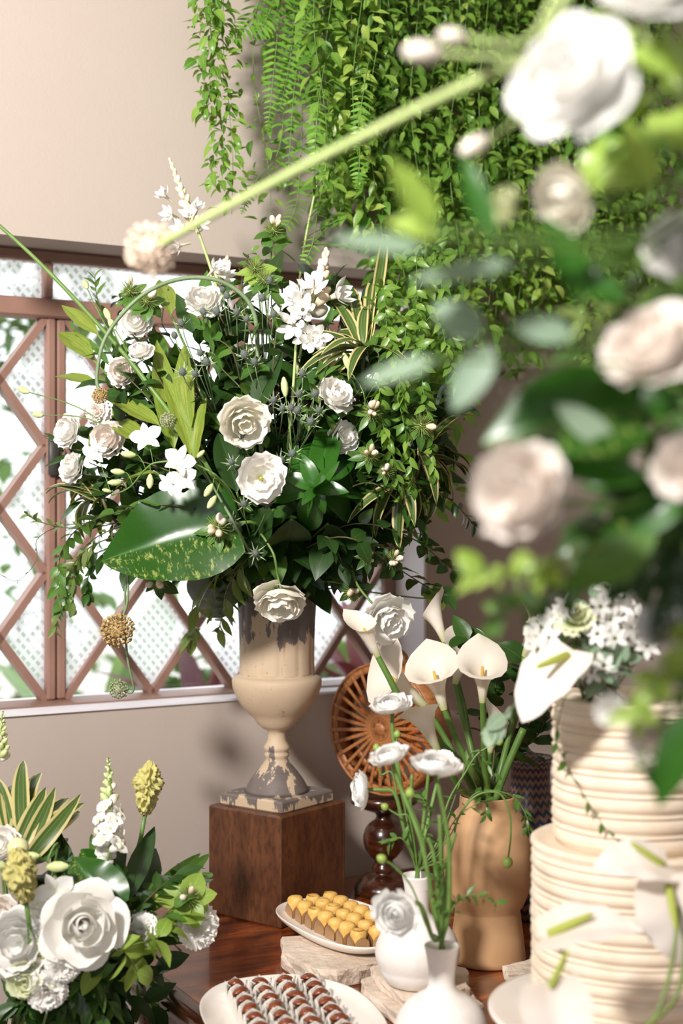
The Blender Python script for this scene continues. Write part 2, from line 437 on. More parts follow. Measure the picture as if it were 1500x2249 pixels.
# ------------------------------------------------------------------ furniture and vessels
TZ = .76; TC = V((-.503, 2.61, 0)); TV = NR
def TP(a, b, z=TZ): return TC + U * a + TV * b + UP * z
TB = Matrix((U, TV, UP)).transposed().to_4x4()
TB = Matrix((U, -TV, UP)).transposed().to_4x4(); TB.translation = TC     # local x along back edge, y towards the wall
def wood_mat(name, c1, c2, c3, rough, scale, stretch, coat=0., rot=None, detail=6):
    m, nt, b = nodes(name); L = nt.links
    n1 = tex_noise(nt, scale, 'Object', detail, stretch, .6); n2 = tex_noise(nt, scale * 5, 'Object', 4, stretch, .6)
    c = ramp(nt, n1, [(.3, c1), (.5, c2), (.68, c3)])
    c = mixc(nt, ramp(nt, n2, [(.45, 0), (.62, .55)]), c, tuple(x * .35 for x in c1))
    L.new(c, b.inputs['Base Color']); b.inputs['Roughness'].default_value = rough
    if coat: b.inputs['Coat Weight'].default_value = coat; b.inputs['Coat Roughness'].default_value = .06
    bump(nt, b, n2, .08, .0006); return m
M_rose = wood_mat('rosewood_veneer', srgb('#481a0b'), srgb('#8f421c'), srgb('#b8662f'), .2, 3.2, (1.2, 9, 9), .8)
M_rim = wood_mat('dark_mahogany', srgb('#2a120a'), srgb('#43200f'), srgb('#552a15'), .25, 6, (8, 1, 8), .6)
M_boxw = wood_mat('worn_walnut', srgb('#4a2814'), srgb('#5f3820'), srgb('#6e4426'), .4, 6, (4, 4, 1.5), .15)
M_turn = wood_mat('turned_mahogany', srgb('#26100a'), srgb('#42200f'), srgb('#5e3018'), .25, 8, (3, 3, 9), .5)

tbl = thing('table', 'dark glossy rosewood table carrying cake, sweets and vases', 'table', Matrix.Translation(TC))
AX, BY = 1.75, 2.1; RW = .022
def rrect(x0, x1, y0, y1, r, n=5):
    out = []
    for cx, cy, a0 in ((x1 - r, y0 + r, -pi / 2), (x1 - r, y1 - r, 0), (x0 + r, y1 - r, pi / 2), (x0 + r, y0 + r, pi)):
        for k in range(n + 1): a = a0 + pi / 2 * k / n; out.append((cx + r * cos(a), cy + r * sin(a)))
    return out
inner = rrect(RW, AX - RW, -BY + RW, -RW, .02); outer = rrect(0, AX, -BY, 0, .04)
part('top', g_prism(inner, TZ - .03, TZ).build('top', M_rose, False), tbl, TB)
n = len(inner); vs = []; 
for ring, off, z in ((inner, 0, TZ - .0005), (inner, .4, TZ - .0002), (inner, .8, TZ - .003), (outer, 1, TZ - .009), (outer, 1, TZ - .026), (outer, .7, TZ - .034), (inner, 0, TZ - .034)):
    for (xi, yi), (xo, yo) in zip(inner, outer): vs.append((xi + (xo - xi) * off, yi + (yo - yi) * off, z))
part('rim', Mesh().add(vs, gridfaces(7, n, True)).build('rim', M_rim), tbl, TB, 'dark rounded table edge')
g = Mesh()
for s0, s1, y0, y1 in ((.08, AX - .08, -.1, -.08), (.08, AX - .08, -BY + .08, -BY + .1), (.08, .1, -BY + .1, -.1), (AX - .1, AX - .08, -BY + .1, -.1)):
    g.addm(g_box(s1 - s0, y1 - y0, .08), T((s0 + s1) / 2, (y0 + y1) / 2, TZ - .11))
part('apron', g.build('apron', M_rim, False), tbl, TB)
legp = [(.016, 0), (.02, .03), (.017, .1), (.022, .4), (.026, .55), (.024, .57), (.03, .6), (.03, TZ - .034)]
legm = g_lathe(legp, 16).build('leg', M_rim)
for a in (.12, AX - .12):
    for b in (-.12, -BY + .12): part('leg', legm, tbl, TB @ T(a, b, 0))

# wooden box under the urn
bf = P(617, 2042, 2.52); bf.z = TZ
dl = V((-.794, .612, 0)).normalized(); dr = V((dl.y, -dl.x, 0)); SB1, SB2, BH = .176, .186, .199
bc = bf + dl * SB1 / 2 + dr * SB2 / 2
BM = Matrix((dr, dl, UP)).transposed().to_4x4(); BM.translation = V((bc.x, bc.y, TZ))
bx = thing('wooden_box', 'brown wooden box pedestal under the weathered urn', 'box', BM)
part('body', g_box(SB2, SB1, BH, .003).build('body', M_boxw, False), bx, BM)
for sx in (-1, 1):      # mitred corner edge strips, a little proud
    part('edge_strip', Mesh().addm(g_box(.006, .006, BH - .004, .001), T(sx * (SB2 / 2 - .0025), -(SB1 / 2 - .0025), .002)).build('edge_strip', M_boxw, False), bx, BM)

# urn
def urn_mat():
    m, nt, b = nodes('weathered_paint'); L = nt.links; b.inputs['Roughness'].default_value = .62
    tc = nt.nodes.new('ShaderNodeTexCoord'); sp = nt.nodes.new('ShaderNodeSeparateXYZ'); L.new(tc.outputs['Object'], sp.inputs[0])
    cream = mixc(nt, tex_noise(nt, 14, 'Object', 5), srgb('#cfb99d'), srgb('#bba287'))
    zb_ = N(nt, 'ShaderNodeMapRange'); L.new(sp.outputs[2], zb_.inputs[0])
    zb_.inputs['From Min'].default_value = 0; zb_.inputs['From Max'].default_value = .42
    amt = ramp(nt, zb_.outputs[0], [(0, .42), (.04, .50), (.06, .58), (.18, .50), (.24, .44), (.34, .18), (.62, .12), (.74, .45), (.9, .60), (1, .58)])
    n = tex_noise(nt, 38, 'Object', 6, (1, 1, .32), .62)
    sm = N(nt, 'ShaderNodeMath', operation='ADD'); L.new(n, sm.inputs[0]); L.new(amt, sm.inputs[1])
    chip = ramp(nt, sm.outputs[0], [(.985, 0), (1.0, 1)])
    zinc = mixc(nt, tex_noise(nt, 30, 'Object', 4), srgb('#7d7470'), srgb('#5b4f48'))
    c = mixc(nt, chip, cream, zinc)
    rn = tex_noise(nt, 9, 'Object', 4, (4, 4, .5), .6); rust = ramp(nt, rn, [(.66, 0), (.74, .8)])
    c = mixc(nt, rust, c, srgb('#a5622c'))
    sp2 = ramp(nt, tex_noise(nt, 180, 'Object', 2), [(.68, 0), (.74, .6)]); c = mixc(nt, sp2, c, srgb('#7b5a3c'))
    L.new(c, b.inputs['Base Color']); bump(nt, b, chip, -.35, .002); return m
M_urn = urn_mat()
k = .000848 / 3.75
urn_px = [(265, 1800), (255, 1775), (235, 1735), (215, 1700), (170, 1640), (120, 1580), (92, 1540), (90, 1525), (102, 1510), (104, 1492), (92, 1478), (94, 1468), (107, 1455), (107, 1435),
          (95, 1415), (76, 1380), (73, 1335), (80, 1300), (118, 1280), (160, 1245), (166, 1228), (178, 1218), (180, 1210), (240, 1152), (300, 1082), (345, 1000), (366, 935), (370, 890), (360, 862), (330, 850), (311, 842), (306, 828)]
uz = lambda z: (1800 - z) * k + .022
prof = [(r * k, uz(z)) for r, z in urn_px]
body = [(310, 830), (308, 700), (311, 550), (316, 400), (326, 250), (340, 160), (362, 115), (368, 105), (366, 95), (345, 98), (320, 130), (296, 300), (290, 600), (286, 820), (200, 1000), (60, 1080)]
prof2 = [(r * k, uz(z)) for r, z in body]
UM = BM @ T(0, 0, BH)
urn = thing('urn', 'weathered cream urn with grey peeling paint holding the large bouquet', 'urn', UM)
part('foot_plate', g_box(.152, .15, .022, .003).build('foot_plate', M_urn, False), urn, UM)
gb = Mesh().addm(g_lathe(prof, 64, True, False), Matrix())
part('bowl', gb.build('bowl', M_urn), urn, UM)
flute = lambda a, i, z: 1 - (.022 * abs(sin(a * 6)) ** 10 if i < 6 else 0) * 1.0
part('neck', g_lathe(prof2, 112, False, True, flute).build('neck', M_urn), urn, UM)
URN = (UM @ V((0, 0, uz(105)))); URNR = .066

# turned stand and bamboo basket
k2 = .000883 / 3
stand_px = [(192, 980), (197, 960), (196, 940), (186, 915), (150, 880), (128, 858), (80, 850), (74, 835), (80, 815), (72, 800), (60, 780), (62, 760), (90, 738), (125, 690), (137, 640), (136, 600), (122, 555), (95, 520), (58, 495), (48, 470), (60, 450), (120, 430), (190, 400), (222, 380), (228, 360), (226, 335), (215, 330), (200, 338)]
sx_ = P(843, 1124, 2.765); SM = T(sx_.x, sx_.y, TZ)
solo('turned_stand', g_lathe([(r * k2, (980 - z) * k2) for r, z in stand_px], 40).build('turned_stand', M_turn), 'dark turned wooden pedestal stand behind the yellow sweets', 'stand', SM)
st_top = TZ + (980 - 338) * k2
M_bam = wood_mat('bamboo_slat', srgb('#96582c'), srgb('#ad6f3e'), srgb('#bd8350'), .45, 30, (1, 6, 1))
M_bamo = wood_mat('bamboo_orange', srgb('#c45a1c'), srgb('#d8702a'), srgb('#e2853c'), .4, 30, (1, 6, 1))
bk_c = P(856, 1610, 2.76); RB = .128
bk_c.z = st_top + RB + .005
yaw = math.radians(-40); BKM = T(bk_c) @ RZ(yaw) @ RX(pi / 2)      # local z = axis of the hoop, towards the viewer
bkt = thing('bamboo_basket', 'round bamboo slat basket standing on the turned stand', 'basket', T(bk_c.x, bk_c.y, st_top))
def hoop(r0, r1, z0, z1, seg=48):
    vs = []
    for kx in range(seg):
        a = 2 * pi * kx / seg
        for r, z in ((r0, z0), (r1, z0), (r1, z1), (r0, z1)): vs.append((r * cos(a), r * sin(a), z))
    fs = []
    for kx in range(seg):
        for q in range(4): a = kx * 4 + q; b = kx * 4 + (q + 1) % 4; c_ = ((kx + 1) % seg) * 4; fs.append((a, b, c_ + (q + 1) % 4, c_ + q))
    return Mesh().add(vs, fs)
part('rim', hoop(RB - .004, RB, -.03, .03).build('rim', M_bam), bkt, BKM)
part('edge_band', hoop(RB - .018, RB - .0045, .024, .028).build('edge_band', M_bam), bkt, BKM)
part('edge_band', hoop(RB - .018, RB - .0045, -.028, -.024).build('edge_band', M_bam), bkt, BKM)
part('hub', Mesh().addm(g_lathe([(.012, -.031), (.013, -.028), (.013, .030), (.012, .033)], 16), Matrix()).build('hub', M_bam), bkt, BKM)
slat = g_box(.0065, RB - .012, .003, .0008).build('slat', M_bam, False); slat_o = g_box(.0065, RB - .012, .003, .0008).build('slat', M_bamo, False)
for q in range(30):
    a = 2 * pi * q / 30
    part('slat', slat, bkt, BKM @ RZ(a) @ T(0, RB / 2 - .001, .0285))
    part('slat', slat_o, bkt, BKM @ RZ(a + .1) @ T(0, RB / 2 - .001, -.0315))
hp = [V((-.035, RB - .002, .0)), V((-.04, RB + .012, .0)), V((-.02, RB + .024, 0)), V((.02, RB + .024, 0)), V((.04, RB + .012, 0)), V((.035, RB - .002, 0))]
part('handle', g_tube(spline(hp, 4), .004, .004, 8).build('handle', M_bam), bkt, BKM)

# terracotta vase
def terra_mat():
    m, nt, b = nodes('matt_clay'); b.inputs['Roughness'].default_value = .55; b.inputs['Specular IOR Level'].default_value = .35
    nt.links.new(mixc(nt, tex_noise(nt, 7, 'Object', 6), srgb('#d2a97e'), srgb('#c2976e')), b.inputs['Base Color'])
    bump(nt, b, tex_noise(nt, 220, 'Object', 3), .12, .0008); return m
M_terra = terra_mat()
TVp = V((.2415, 2.35, TZ))
tp = [(.058, 0), (.0628, .003), (.0622, .01), (.0585, .045), (.0535, .083), (.0545, .087), (.060, .095), (.0665, .112), (.0718, .138), (.0738, .165), (.0728, .190), (.0690, .212), (.0625, .231), (.0545, .244), (.0485, .250), (.0468, .255), (.0462, .270), (.0452, .2725), (.0435, .271), (.0430, .25), (.055, .22), (.058, .16), (.04, .10)]
solo('clay_vase', g_lathe(tp, 64).build('clay_vase', M_terra), 'tan matt clay vase with rounded body holding calla lilies', 'vase', TVp)
TVtop = TVp + V((0, 0, .268))

# white bud vases
M_bis = simple('white_bisque', srgb('#f1ece8'), .6, srgb('#ebe4de'), 60, .3, bscale=160)
bp = [(.040, 0), (.0475, .003), (.052, .012), (.0565, .020), (.0562, .022), (.0595, .028), (.0632, .040), (.0640, .047), (.0622, .058), (.0565, .072), (.0465, .085), (.0335, .094), (.0215, .101), (.0178, .108), (.0172, .116), (.0182, .132), (.0205, .148), (.0228, .158), (.0236, .1605), (.0226, .162), (.0205, .160), (.0160, .14), (.0145, .118), (.012, .11)]
bvm = g_lathe(bp, 56).build('bud_vase', M_bis)
BV1 = V((.1139, 2.13, .795)); BV2 = V((.1338, 1.90, TZ))
solo('bud_vase', bvm, 'white bud vase standing on the stacked stone slabs', 'vase', BV1, 'white bud vases')
solo('bud_vase', bvm, 'white bud vase at the front edge of the picture, below the ranunculus', 'vase', BV2, 'white bud vases')

# stone slabs
M_stone = simple('cream_stone', srgb('#e3d3c2'), .85, srgb('#cdb9a6'), 18, .8, bscale=60, bdist=.006, spec=.2)
def slab(outline, h, seed):
    r = random.Random(seed); pts = []
    n = len(outline)
    for i in range(n):
        a = V(outline[i]); b = V(outline[(i + 1) % n])
        for q in range(6): pts.append(a.lerp(b, q / 6))
    c = sum(pts, V((0, 0))) / len(pts); m = len(pts); vs = []
    for zi, (z, ins) in enumerate(((0, .004), (h * .12, .001), (h * .45, 0), (h * .75, .0), (h * .95, .0015), (h, .005))):
        for p in pts:
            d = (p - c).normalized(); j = r.uniform(-.0028, .0028) if 0 < zi < 5 else r.uniform(-.001, .001)
            q = p - d * (ins + j); vs.append((q.x, q.y, z + (r.uniform(-.001, .001) if 0 < zi < 5 else 0)))
    fs = gridfaces(6, m, True); fs.append(tuple(range(m))[::-1]); fs.append(tuple(range(5 * m, 6 * m)))
    return Mesh().add(vs, fs)
def slab_thing(pxs, z0, h, seed, lab):
    ol = []
    for px, py in pxs:
        d = ray(px, py); t = (z0 + h - CAM.z) / d.z; q = CAM + d * t; ol.append((q.x, q.y))
    c = V((sum(p[0] for p in ol) / len(ol), sum(p[1] for p in ol) / len(ol)))
    me = slab([(p[0] - c.x, p[1] - c.y) for p in ol], h, seed).build('stone_slab', M_stone, False)
    return solo('stone_slab', me, lab, 'stone', V((c.x, c.y, z0)), 'cream stone slabs under the dishes')
slab_thing([(618, 2056), (700, 2050), (845, 2075), (835, 2112), (740, 2132), (690, 2130), (620, 2092)], TZ, .030, 3, 'rough cream stone slab under the plate of yellow sweets')
slab_thing([(792, 2150), (880, 2120), (1000, 2130), (1060, 2205), (1000, 2249), (905, 2249), (800, 2178)], TZ, .019, 4, 'lower cream stone slab under the rear bud vase')
slab_thing([(815, 2120), (930, 2105), (1028, 2125), (1030, 2165), (985, 2185), (885, 2192), (820, 2140)], TZ + .019, .016, 5, 'upper cream stone slab directly under the rear bud vase')
slab_thing([(1105, 2120), (1190, 2098), (1240, 2110), (1240, 2135), (1115, 2140)], TZ, .022, 6, 'pale stone slab between the clay vase and the cake stand')

# plates
M_por = simple('white_porcelain', srgb('#f4ede6'), .28, srgb('#efe6dd'), 10, 0, coat=.3)
def plate(rx, ry, pw, h, wob, seed):
    r = random.Random(seed); ph = [r.uniform(0, 6) for _ in range(3)]; seg = 72; vs = [(0, 0, .006)]
    rings = [(.55, .006), (.74, .0065), (.86, .010), (.95, h * .75), (.985, h), (1.0, h), (1.0, h - .003), (.95, h * .55), (.84, .004), (.72, 0.0), (.4, 0)]
    for f, z in rings:
        for q in range(seg):
            a = 2 * pi * q / seg; ca, sa = cos(a), sin(a)
            x = rx * math.copysign(abs(ca) ** pw, ca); y = ry * math.copysign(abs(sa) ** pw, sa)
            wv = 1 + (wob * (sin(3 * a + ph[0]) + .6 * sin(5 * a + ph[1]) + .4 * sin(8 * a + ph[2]))) * max(0, (f - .6) / .4)
            vs.append((x * f * wv, y * f * wv, z))
    fs = [(0, 1 + q, 1 + (q + 1) % seg) for q in range(seg)]
    for i in range(len(rings) - 1):
        for q in range(seg):
            a = 1 + i * seg + q; b = 1 + i * seg + (q + 1) % seg; fs.append((a, a + seg, b + seg, b))
    fs.append(tuple(range(1 + (len(rings) - 1) * seg, 1 + len(rings) * seg)))
    return Mesh().add(vs, fs)
def ground(px, py, z):
    d = ray(px, py); return CAM + d * ((z - CAM.z) / d.z)
pl2 = ground(757, 2034, .803); pl2.z = .7905
PM2 = T(pl2) @ Matrix((U, -NR, UP)).transposed().to_4x4()
solo('serving_plate', plate(.088, .155, .72, .022, .008, 2).build('serving_plate', M_por), 'white oblong plate of yellow sweets resting on a stone slab', 'plate', PM2)
pl1 = ground(640, 2240, .775); pl1.z = TZ + .0005
PM1 = T(pl1) @ RZ(.26)
solo('serving_plate', plate(.126, .185, .82, .02, .012, 7).build('serving_plate', M_por), 'white wavy-edged plate of pecan chocolates in white lace cups', 'plate', PM1)

# sweets
def lace(name, c, metal=0.):
    m, nt, b = nodes(name); L = nt.links; b.inputs['Base Color'].default_value = c4(c); b.inputs['Roughness'].default_value = .6 - .3 * metal; b.inputs['Metallic'].default_value = metal * .6
    tc = nt.nodes.new('ShaderNodeTexCoord'); mp = nt.nodes.new('ShaderNodeMapping'); mp.inputs['Scale'].default_value = (10, 13, 1); L.new(tc.outputs['UV'], mp.inputs[0])
    vo = nt.nodes.new('ShaderNodeTexVoronoi'); vo.inputs['Scale'].default_value = 1; vo.inputs['Randomness'].default_value = .15; L.new(mp.outputs[0], vo.inputs['Vector'])
    al = ramp(nt, vo.outputs['Distance'], [(.22, .45), (.34, 1)]); L.new(al, b.inputs['Alpha']); return m
M_lw = lace('white_lace_paper', srgb('#f3ede4')); M_lg = lace('gold_lace_paper', srgb('#c9a277'), 1.)
def cup(r, h, fl, wd):
    g = Mesh(); g.add([(-r, -r, 0), (r, -r, 0), (r, r, 0), (-r, r, 0)], [(0, 1, 2, 3)], [(0, 0), (1, 0), (1, 1), (0, 1)])
    for q in range(4):
        vs = []; uv = []
        for i in range(6):
            t = i / 5; w = r * wd * (1 - .05 * t) * (1 if t < .45 else max(.05, cos((t - .45) / .55 * pi / 2) ** .6))
            for j in (-1, -.33, .33, 1):
                vs.append((j * w, -(r + fl * t * t) + .12 * r * abs(j) ** 2 * t, h * t)); uv.append((j * .5 + .5, t))
        g.addm(Mesh().add(vs, gridfaces(6, 4), uv), RZ(q * pi / 2))
    return g
cupw = cup(.0150, .0285, .0025, 1.0).build('paper_cup', M_lw); cupg = cup(.0142, .0235, .0022, .96).build('paper_cup', M_lg)
M_choc = simple('chocolate', srgb('#4a2616'), .35, srgb('#5b3120'), 80, .3)
M_pecan = simple('glazed_pecan', srgb('#6e2f14'), .25, srgb('#8a431f'), 120, .5, coat=.5)
M_custard = simple('baked_custard', srgb('#efc878'), .5, srgb('#e3b055'), 90, .5, sub=.3, coat=.05)
M_toast = simple('browned_top', srgb('#b8742a'), .4, srgb('#d9983c'), 150)
chm = g_lathe([(.010, 0), (.0128, .004), (.0130, .010), (.0118, .016), (.008, .0195), (.002, .0205)], 14).build('chocolate', M_choc)
def pecan_g():
    vs = []; n, m = 9, 12
    for i in range(n):
        t = i / (n - 1); w = .0062 * max(.12, sin(pi * (t * .92 + .04))) ** .7
        for j in range(m):
            a = 2 * pi * j / m; rr = w * (1 + .14 * cos(a * 4) - .45 * math.exp(-((a - pi / 2) / .28) ** 2))
            vs.append((rr * 1.05 * cos(a), (t - .5) * .027, rr * .75 * sin(a) + .0018 * cos((t - .5) * 3)))
    fs = gridfaces(n, m, True); fs.append(tuple(range(m))[::-1]); fs.append(tuple(range((n - 1) * m, n * m)))
    return Mesh().add(vs, fs)
pem = pecan_g().build('pecan', M_pecan)
cum = g_lathe([(.0105, 0), (.0125, .004), (.0134, .014), (.0140, .022), (.0136, .027), (.0120, .0312), (.0090, .0332), (.005, .0342), (.001, .0344)], 20, True, True, lambda a, i, z: 1 + .05 * sin(3 * a + i * .7) + .02 * sin(7 * a)).build('custard', M_custard)
tg = Mesh(); tv = []
for q in range(12):
    a = -1.1 + 2.6 * q / 11; w = .0022 * sin(pi * (q + .5) / 12)
    for rr, zz in ((.0100 - w, .0334), (.0100 + w * .6, .0326)): tv.append((rr * cos(a), rr * sin(a), zz))
tg.add(tv, gridfaces(12, 2)); tom = tg.build('toasted_edge', M_toast)
def sweet(kind, M, lab, grp):
    r = rnd
    o = thing('pecan_chocolate' if kind else 'custard_tart', lab, 'sweet', M, grp)
    jm = M @ RZ(r.uniform(-.12, .12))
    if kind:
        part('paper_cup', cupw, o, jm); part('chocolate', chm, o, M @ T(0, 0, .0003)); part('pecan', pem, o, M @ T(0, 0, .0232) @ RZ(pi / 2 + r.uniform(-.7, .7)) @ RX(r.uniform(-.18, .18)) @ Matrix.Diagonal((r.uniform(1.15, 1.5), r.uniform(.9, 1.05), r.uniform(1., 1.25), 1)))
    else:
        part('paper_cup', cupg, o, jm); part('custard', cum, o, M @ T(0, 0, .0003) @ RZ(r.uniform(0, 6)) @ Matrix.Scale(r.uniform(.95, 1.04), 4)); part('toasted_edge', tom, o, M @ RZ(r.uniform(0, 6)))
ORD = ['first', 'second', 'third', 'fourth', 'fifth', 'sixth', 'seventh', 'eighth']
C3 = ['left', 'middle', 'right']; C4 = ['leftmost', 'second', 'third', 'rightmost']
for i in range(7):
    for j in range(3):
        sweet(0, PM2 @ T((j - 1) * .0345, .112 - i * .0362, .0066), 'yellow custard tart in a gold cup, %s row from the back, %s column' % (ORD[i], C3[j]), 'yellow custard tarts on the plate')
for i in range(8):
    for j in range(4):
        if (i, j) in ((7, 0),): continue
        sweet(1, PM1 @ T((j - 1.5) * .0375, .128 - i * .0362, .0066), 'pecan chocolate in a white lace cup, %s row from the back, %s column' % (ORD[i], C4[j]), 'pecan chocolates on the plate')

# cake on its stand
M_cake = simple('cream_icing', srgb('#efe0cc'), .6, srgb('#e6d3bb'), 25, .25, bscale=70, sub=.25, spec=.3)
CK = V((.3766, 1.85, TZ)); PZ = .094
stp = [(.065, 0), (.075, .002), (.072, .010), (.04, .02), (.024, .04), (.026, .06), (.06, .078), (.12, .084), (.178, .087), (.185, .090), (.185, .094), (.178, .0945), (.165, .0925), (.02, .0925)]
solo('cake_stand', g_lathe(stp, 96).build('cake_stand', M_por), 'white round cake stand under the tiered cake', 'cake stand', CK)
def tier(r, h, seed, n):
    rr = random.Random(seed); pr = [(r * .3, 0), (r - .004, 0)]; z = .004; step = (h - .02) / n
    for i in range(n):
        w = step * rr.uniform(.92, 1.08)
        for f, d in ((0, -.0050), (.10, -.0010), (.28, .0014), (.50, .0004), (.66, -.0012), (.74, -.0042), (.79, -.0008), (.84, .0006), (.90, -.0012), (.96, -.0050)):
            pr.append((r + d, min(z + w * f, h - .008)))
        z += w
    pr += [(r + .0015, h - .006), (r + .001, h - .001), (r - .003, h + .0015), (r - .010, h - .001), (r - .02, h - .003), (r * .3, h - .003)]
    ph = rr.uniform(0, 6)
    return g_lathe(pr, 128, True, True, lambda a, i, z: 1 + .006 * sin(2 * a + ph) * 0 + .004 * sin(5 * a + z * 60 + ph) + .002 * sin(11 * a + ph * 2 + z * 90))
cake = thing('cake', 'tall two tier cream cake with rough horizontal ridges', 'cake', CK + V((0, 0, PZ)))
part('lower_tier', tier(.1285, .222, 2, 9).build('lower_tier', M_cake), cake, T(CK + V((0, 0, PZ - .001))))
part('upper_tier', tier(.1015, .188, 5, 7).build('upper_tier', M_cake), cake, T(CK + V((0, 0, PZ + .2185))))
CT = CK.z + PZ + .2185 + .186

# blue chevron vase behind
def chev():
    m, nt, b = nodes('blue_chevron_weave'); L = nt.links; b.inputs['Roughness'].default_value = .35
    tc = nt.nodes.new('ShaderNodeTexCoord'); sp = nt.nodes.new('ShaderNodeSeparateXYZ'); L.new(tc.outputs['UV'], sp.inputs[0])
    a = N(nt, 'ShaderNodeMath', operation='MULTIPLY'); L.new(sp.outputs[0], a.inputs[0]); a.inputs[1].default_value = 22
    pp = N(nt, 'ShaderNodeMath', operation='PINGPONG'); L.new(a.outputs[0], pp.inputs[0]); pp.inputs[1].default_value = .5
    z = N(nt, 'ShaderNodeMath', operation='MULTIPLY_ADD'); L.new(sp.outputs[1], z.inputs[0]); z.inputs[1].default_value = 24; L.new(pp.outputs[0], z.inputs[2])
    fr = N(nt, 'ShaderNodeMath', operation='FRACT'); L.new(z.outputs[0], fr.inputs[0])
    c = ramp(nt, fr.outputs[0], [(0, srgb('#2b3550')), (.45, srgb('#3c4a6c')), (.5, srgb('#8a6a56')), (.95, srgb('#a07c64'))], 'CONSTANT')
    L.new(c, b.inputs['Base Color']); bump(nt, b, fr.outputs[0], .4, .002); return m
blp = [(.05, 0), (.062, .003), (.075, .04), (.082, .09), (.080, .14), (.066, .18), (.045, .21), (.036, .24), (.036, .27), (.042, .29), (.040, .29), (.033, .27), (.03, .2)]
bv = P(1165, 1124, 2.62)
solo('woven_vase', g_lathe(blp, 56).build('woven_vase', chev()), 'dark blue chevron patterned vase behind the clay vase', 'vase', V((bv.x, bv.y, TZ)))
# ------------------------------------------------------------------ plant materials
def vari(nt, sx, base):        # cream leaf margins, thin streak beside the midrib
    L = nt.links
    d = N(nt, 'ShaderNodeMath', operation='SUBTRACT'); L.new(sx.outputs[0], d.inputs[0]); d.inputs[1].default_value = .5
    ab = N(nt, 'ShaderNodeMath', operation='ABSOLUTE'); L.new(d.outputs[0], ab.inputs[0])
    m = ramp(nt, ab.outputs[0], [(.10, 0), (.13, .25), (.17, .0), (.31, 0), (.35, 1)])
    return mixc(nt, m, base, srgb('#cfc287'))
def splash(nt, sx, base):      # pothos: cream-yellow flecks running outwards, mostly on one half
    n = tex_noise(nt, 3.2, 'UV', 5, (2.2, 7, 1), .72); 
    side = ramp(nt, sx.outputs[0], [(.44, .15), (.58, .0)])
    a = N(nt, 'ShaderNodeMath', operation='ADD'); nt.links.new(n, a.inputs[0]); nt.links.new(side, a.inputs[1])
    return mixc(nt, ramp(nt, a.outputs[0], [(.68, 0), (.78, .7)]), base, srgb('#b4bd6a'))
def yellowedge(nt, sx, base):
    n = tex_noise(nt, 3, 'UV', 4, (9, 1.2, 1), .6)
    return mixc(nt, ramp(nt, n, [(.45, 0), (.72, .8)]), base, srgb('#b3ad5a'))
ML = {
 'smilax': leafmat('vine_leaf_green', srgb('#8aad4a'), srgb('#54832e'), .34, .34),
 'smilax_pale': leafmat('pale_vine_leaf', srgb('#b3c866'), srgb('#93b34c'), .36, .34),
 'fern': leafmat('fern_green', srgb('#7fae45'), srgb('#5f9433'), .45, .32),
 'dark': leafmat('dark_leaf_green', srgb('#2d4a1c'), srgb('#3b5f26'), .32, .18),
 'deep': leafmat('deep_leaf_green', srgb('#223c15'), srgb('#304e20'), .45, .12),
 'mid': leafmat('mid_leaf_green', srgb('#4c7430'), srgb('#658c3e'), .36, .25),
 'lime': leafmat('lime_leaf', srgb('#8fae48'), srgb('#a4bd5c'), .38, .3),
 'olive': leafmat('olive_leaf', srgb('#6b7f42'), srgb('#7f9152'), .36, .25),
 'vari': leafmat('cream_edged_leaf', srgb('#3f5c26'), srgb('#557236'), .36, .22, uvfun=vari, vein=.05),
 'asp': leafmat('yellowing_strap_leaf', srgb('#6d8a2e'), srgb('#7f9838'), .36, .25, uvfun=yellowedge, vein=.05),
 'rosette': leafmat('glossy_rosette_leaf', srgb('#2c5c1a'), srgb('#386a22'), .3, .16, vein=.1),
 'pothos': leafmat('splashed_leaf', srgb('#2a5616'), srgb('#2f5c1a'), .28, .2, uvfun=splash, vein=.2),
 'euc': leafmat('grey_green_leaf', srgb('#9bb094'), srgb('#849c84'), .5, .2, (1, 1.05, .9)),
 'strap': leafmat('strap_leaf_green', srgb('#4c6e2c'), srgb('#5a7f36'), .32, .22, vein=.15),
}
M_stem = simple('green_stem', srgb('#6f8f45'), .45, srgb('#5c7c3a'), 40)
M_stemd = simple('dark_stem', srgb('#47562f'), .5, srgb('#5a4a30'), 40)
M_stemg = simple('grey_green_stem', srgb('#7c9069'), .5, srgb('#6a8058'), 30)
M_stemp = simple('pale_stem', srgb('#b5c483'), .5, srgb('#a9bb78'), 30)
M_wood = simple('woody_twig', srgb('#6a4d38'), .6, srgb('#503a2a'), 40)
MP = {
 'white': petalmat('white_petal', srgb('#fbf8f2'), srgb('#eceed0'), .55, .17, .1),
 'cream': petalmat('cream_petal', srgb('#faf5e8'), srgb('#e2e6b4'), .55, .17, .25),
 'pure': petalmat('pure_white_petal', srgb('#f8f6f2'), srgb('#eeeedd'), .5, .17, .1),
 'blush': petalmat('blush_white_petal', srgb('#f7eee6'), srgb('#f0e2d4'), .5, .16, .2),
 'greenish': petalmat('greenish_white_petal', srgb('#e9ecc8'), srgb('#ccd796'), .5, .18, .4),
 'calla': petalmat('calla_spathe', srgb('#f2e9da'), srgb('#c3c58a'), .42, .22, .12),
}
M_bud = simple('white_bud', srgb('#f1e7dc'), .5, srgb('#e5d6c2'), 60)
M_budp = simple('pinkish_bud', srgb('#ead2bf'), .5, srgb('#d9c9a0'), 60)
M_budg = simple('green_white_bud', srgb('#d3dba2'), .45, srgb('#b9c884'), 60)
M_cal = simple('green_calyx', srgb('#8aa05a'), .5, srgb('#748c48'), 60)
M_yel = simple('yellow_spadix', srgb('#d8b04a'), .5, srgb('#c9a03a'), 200, .4)
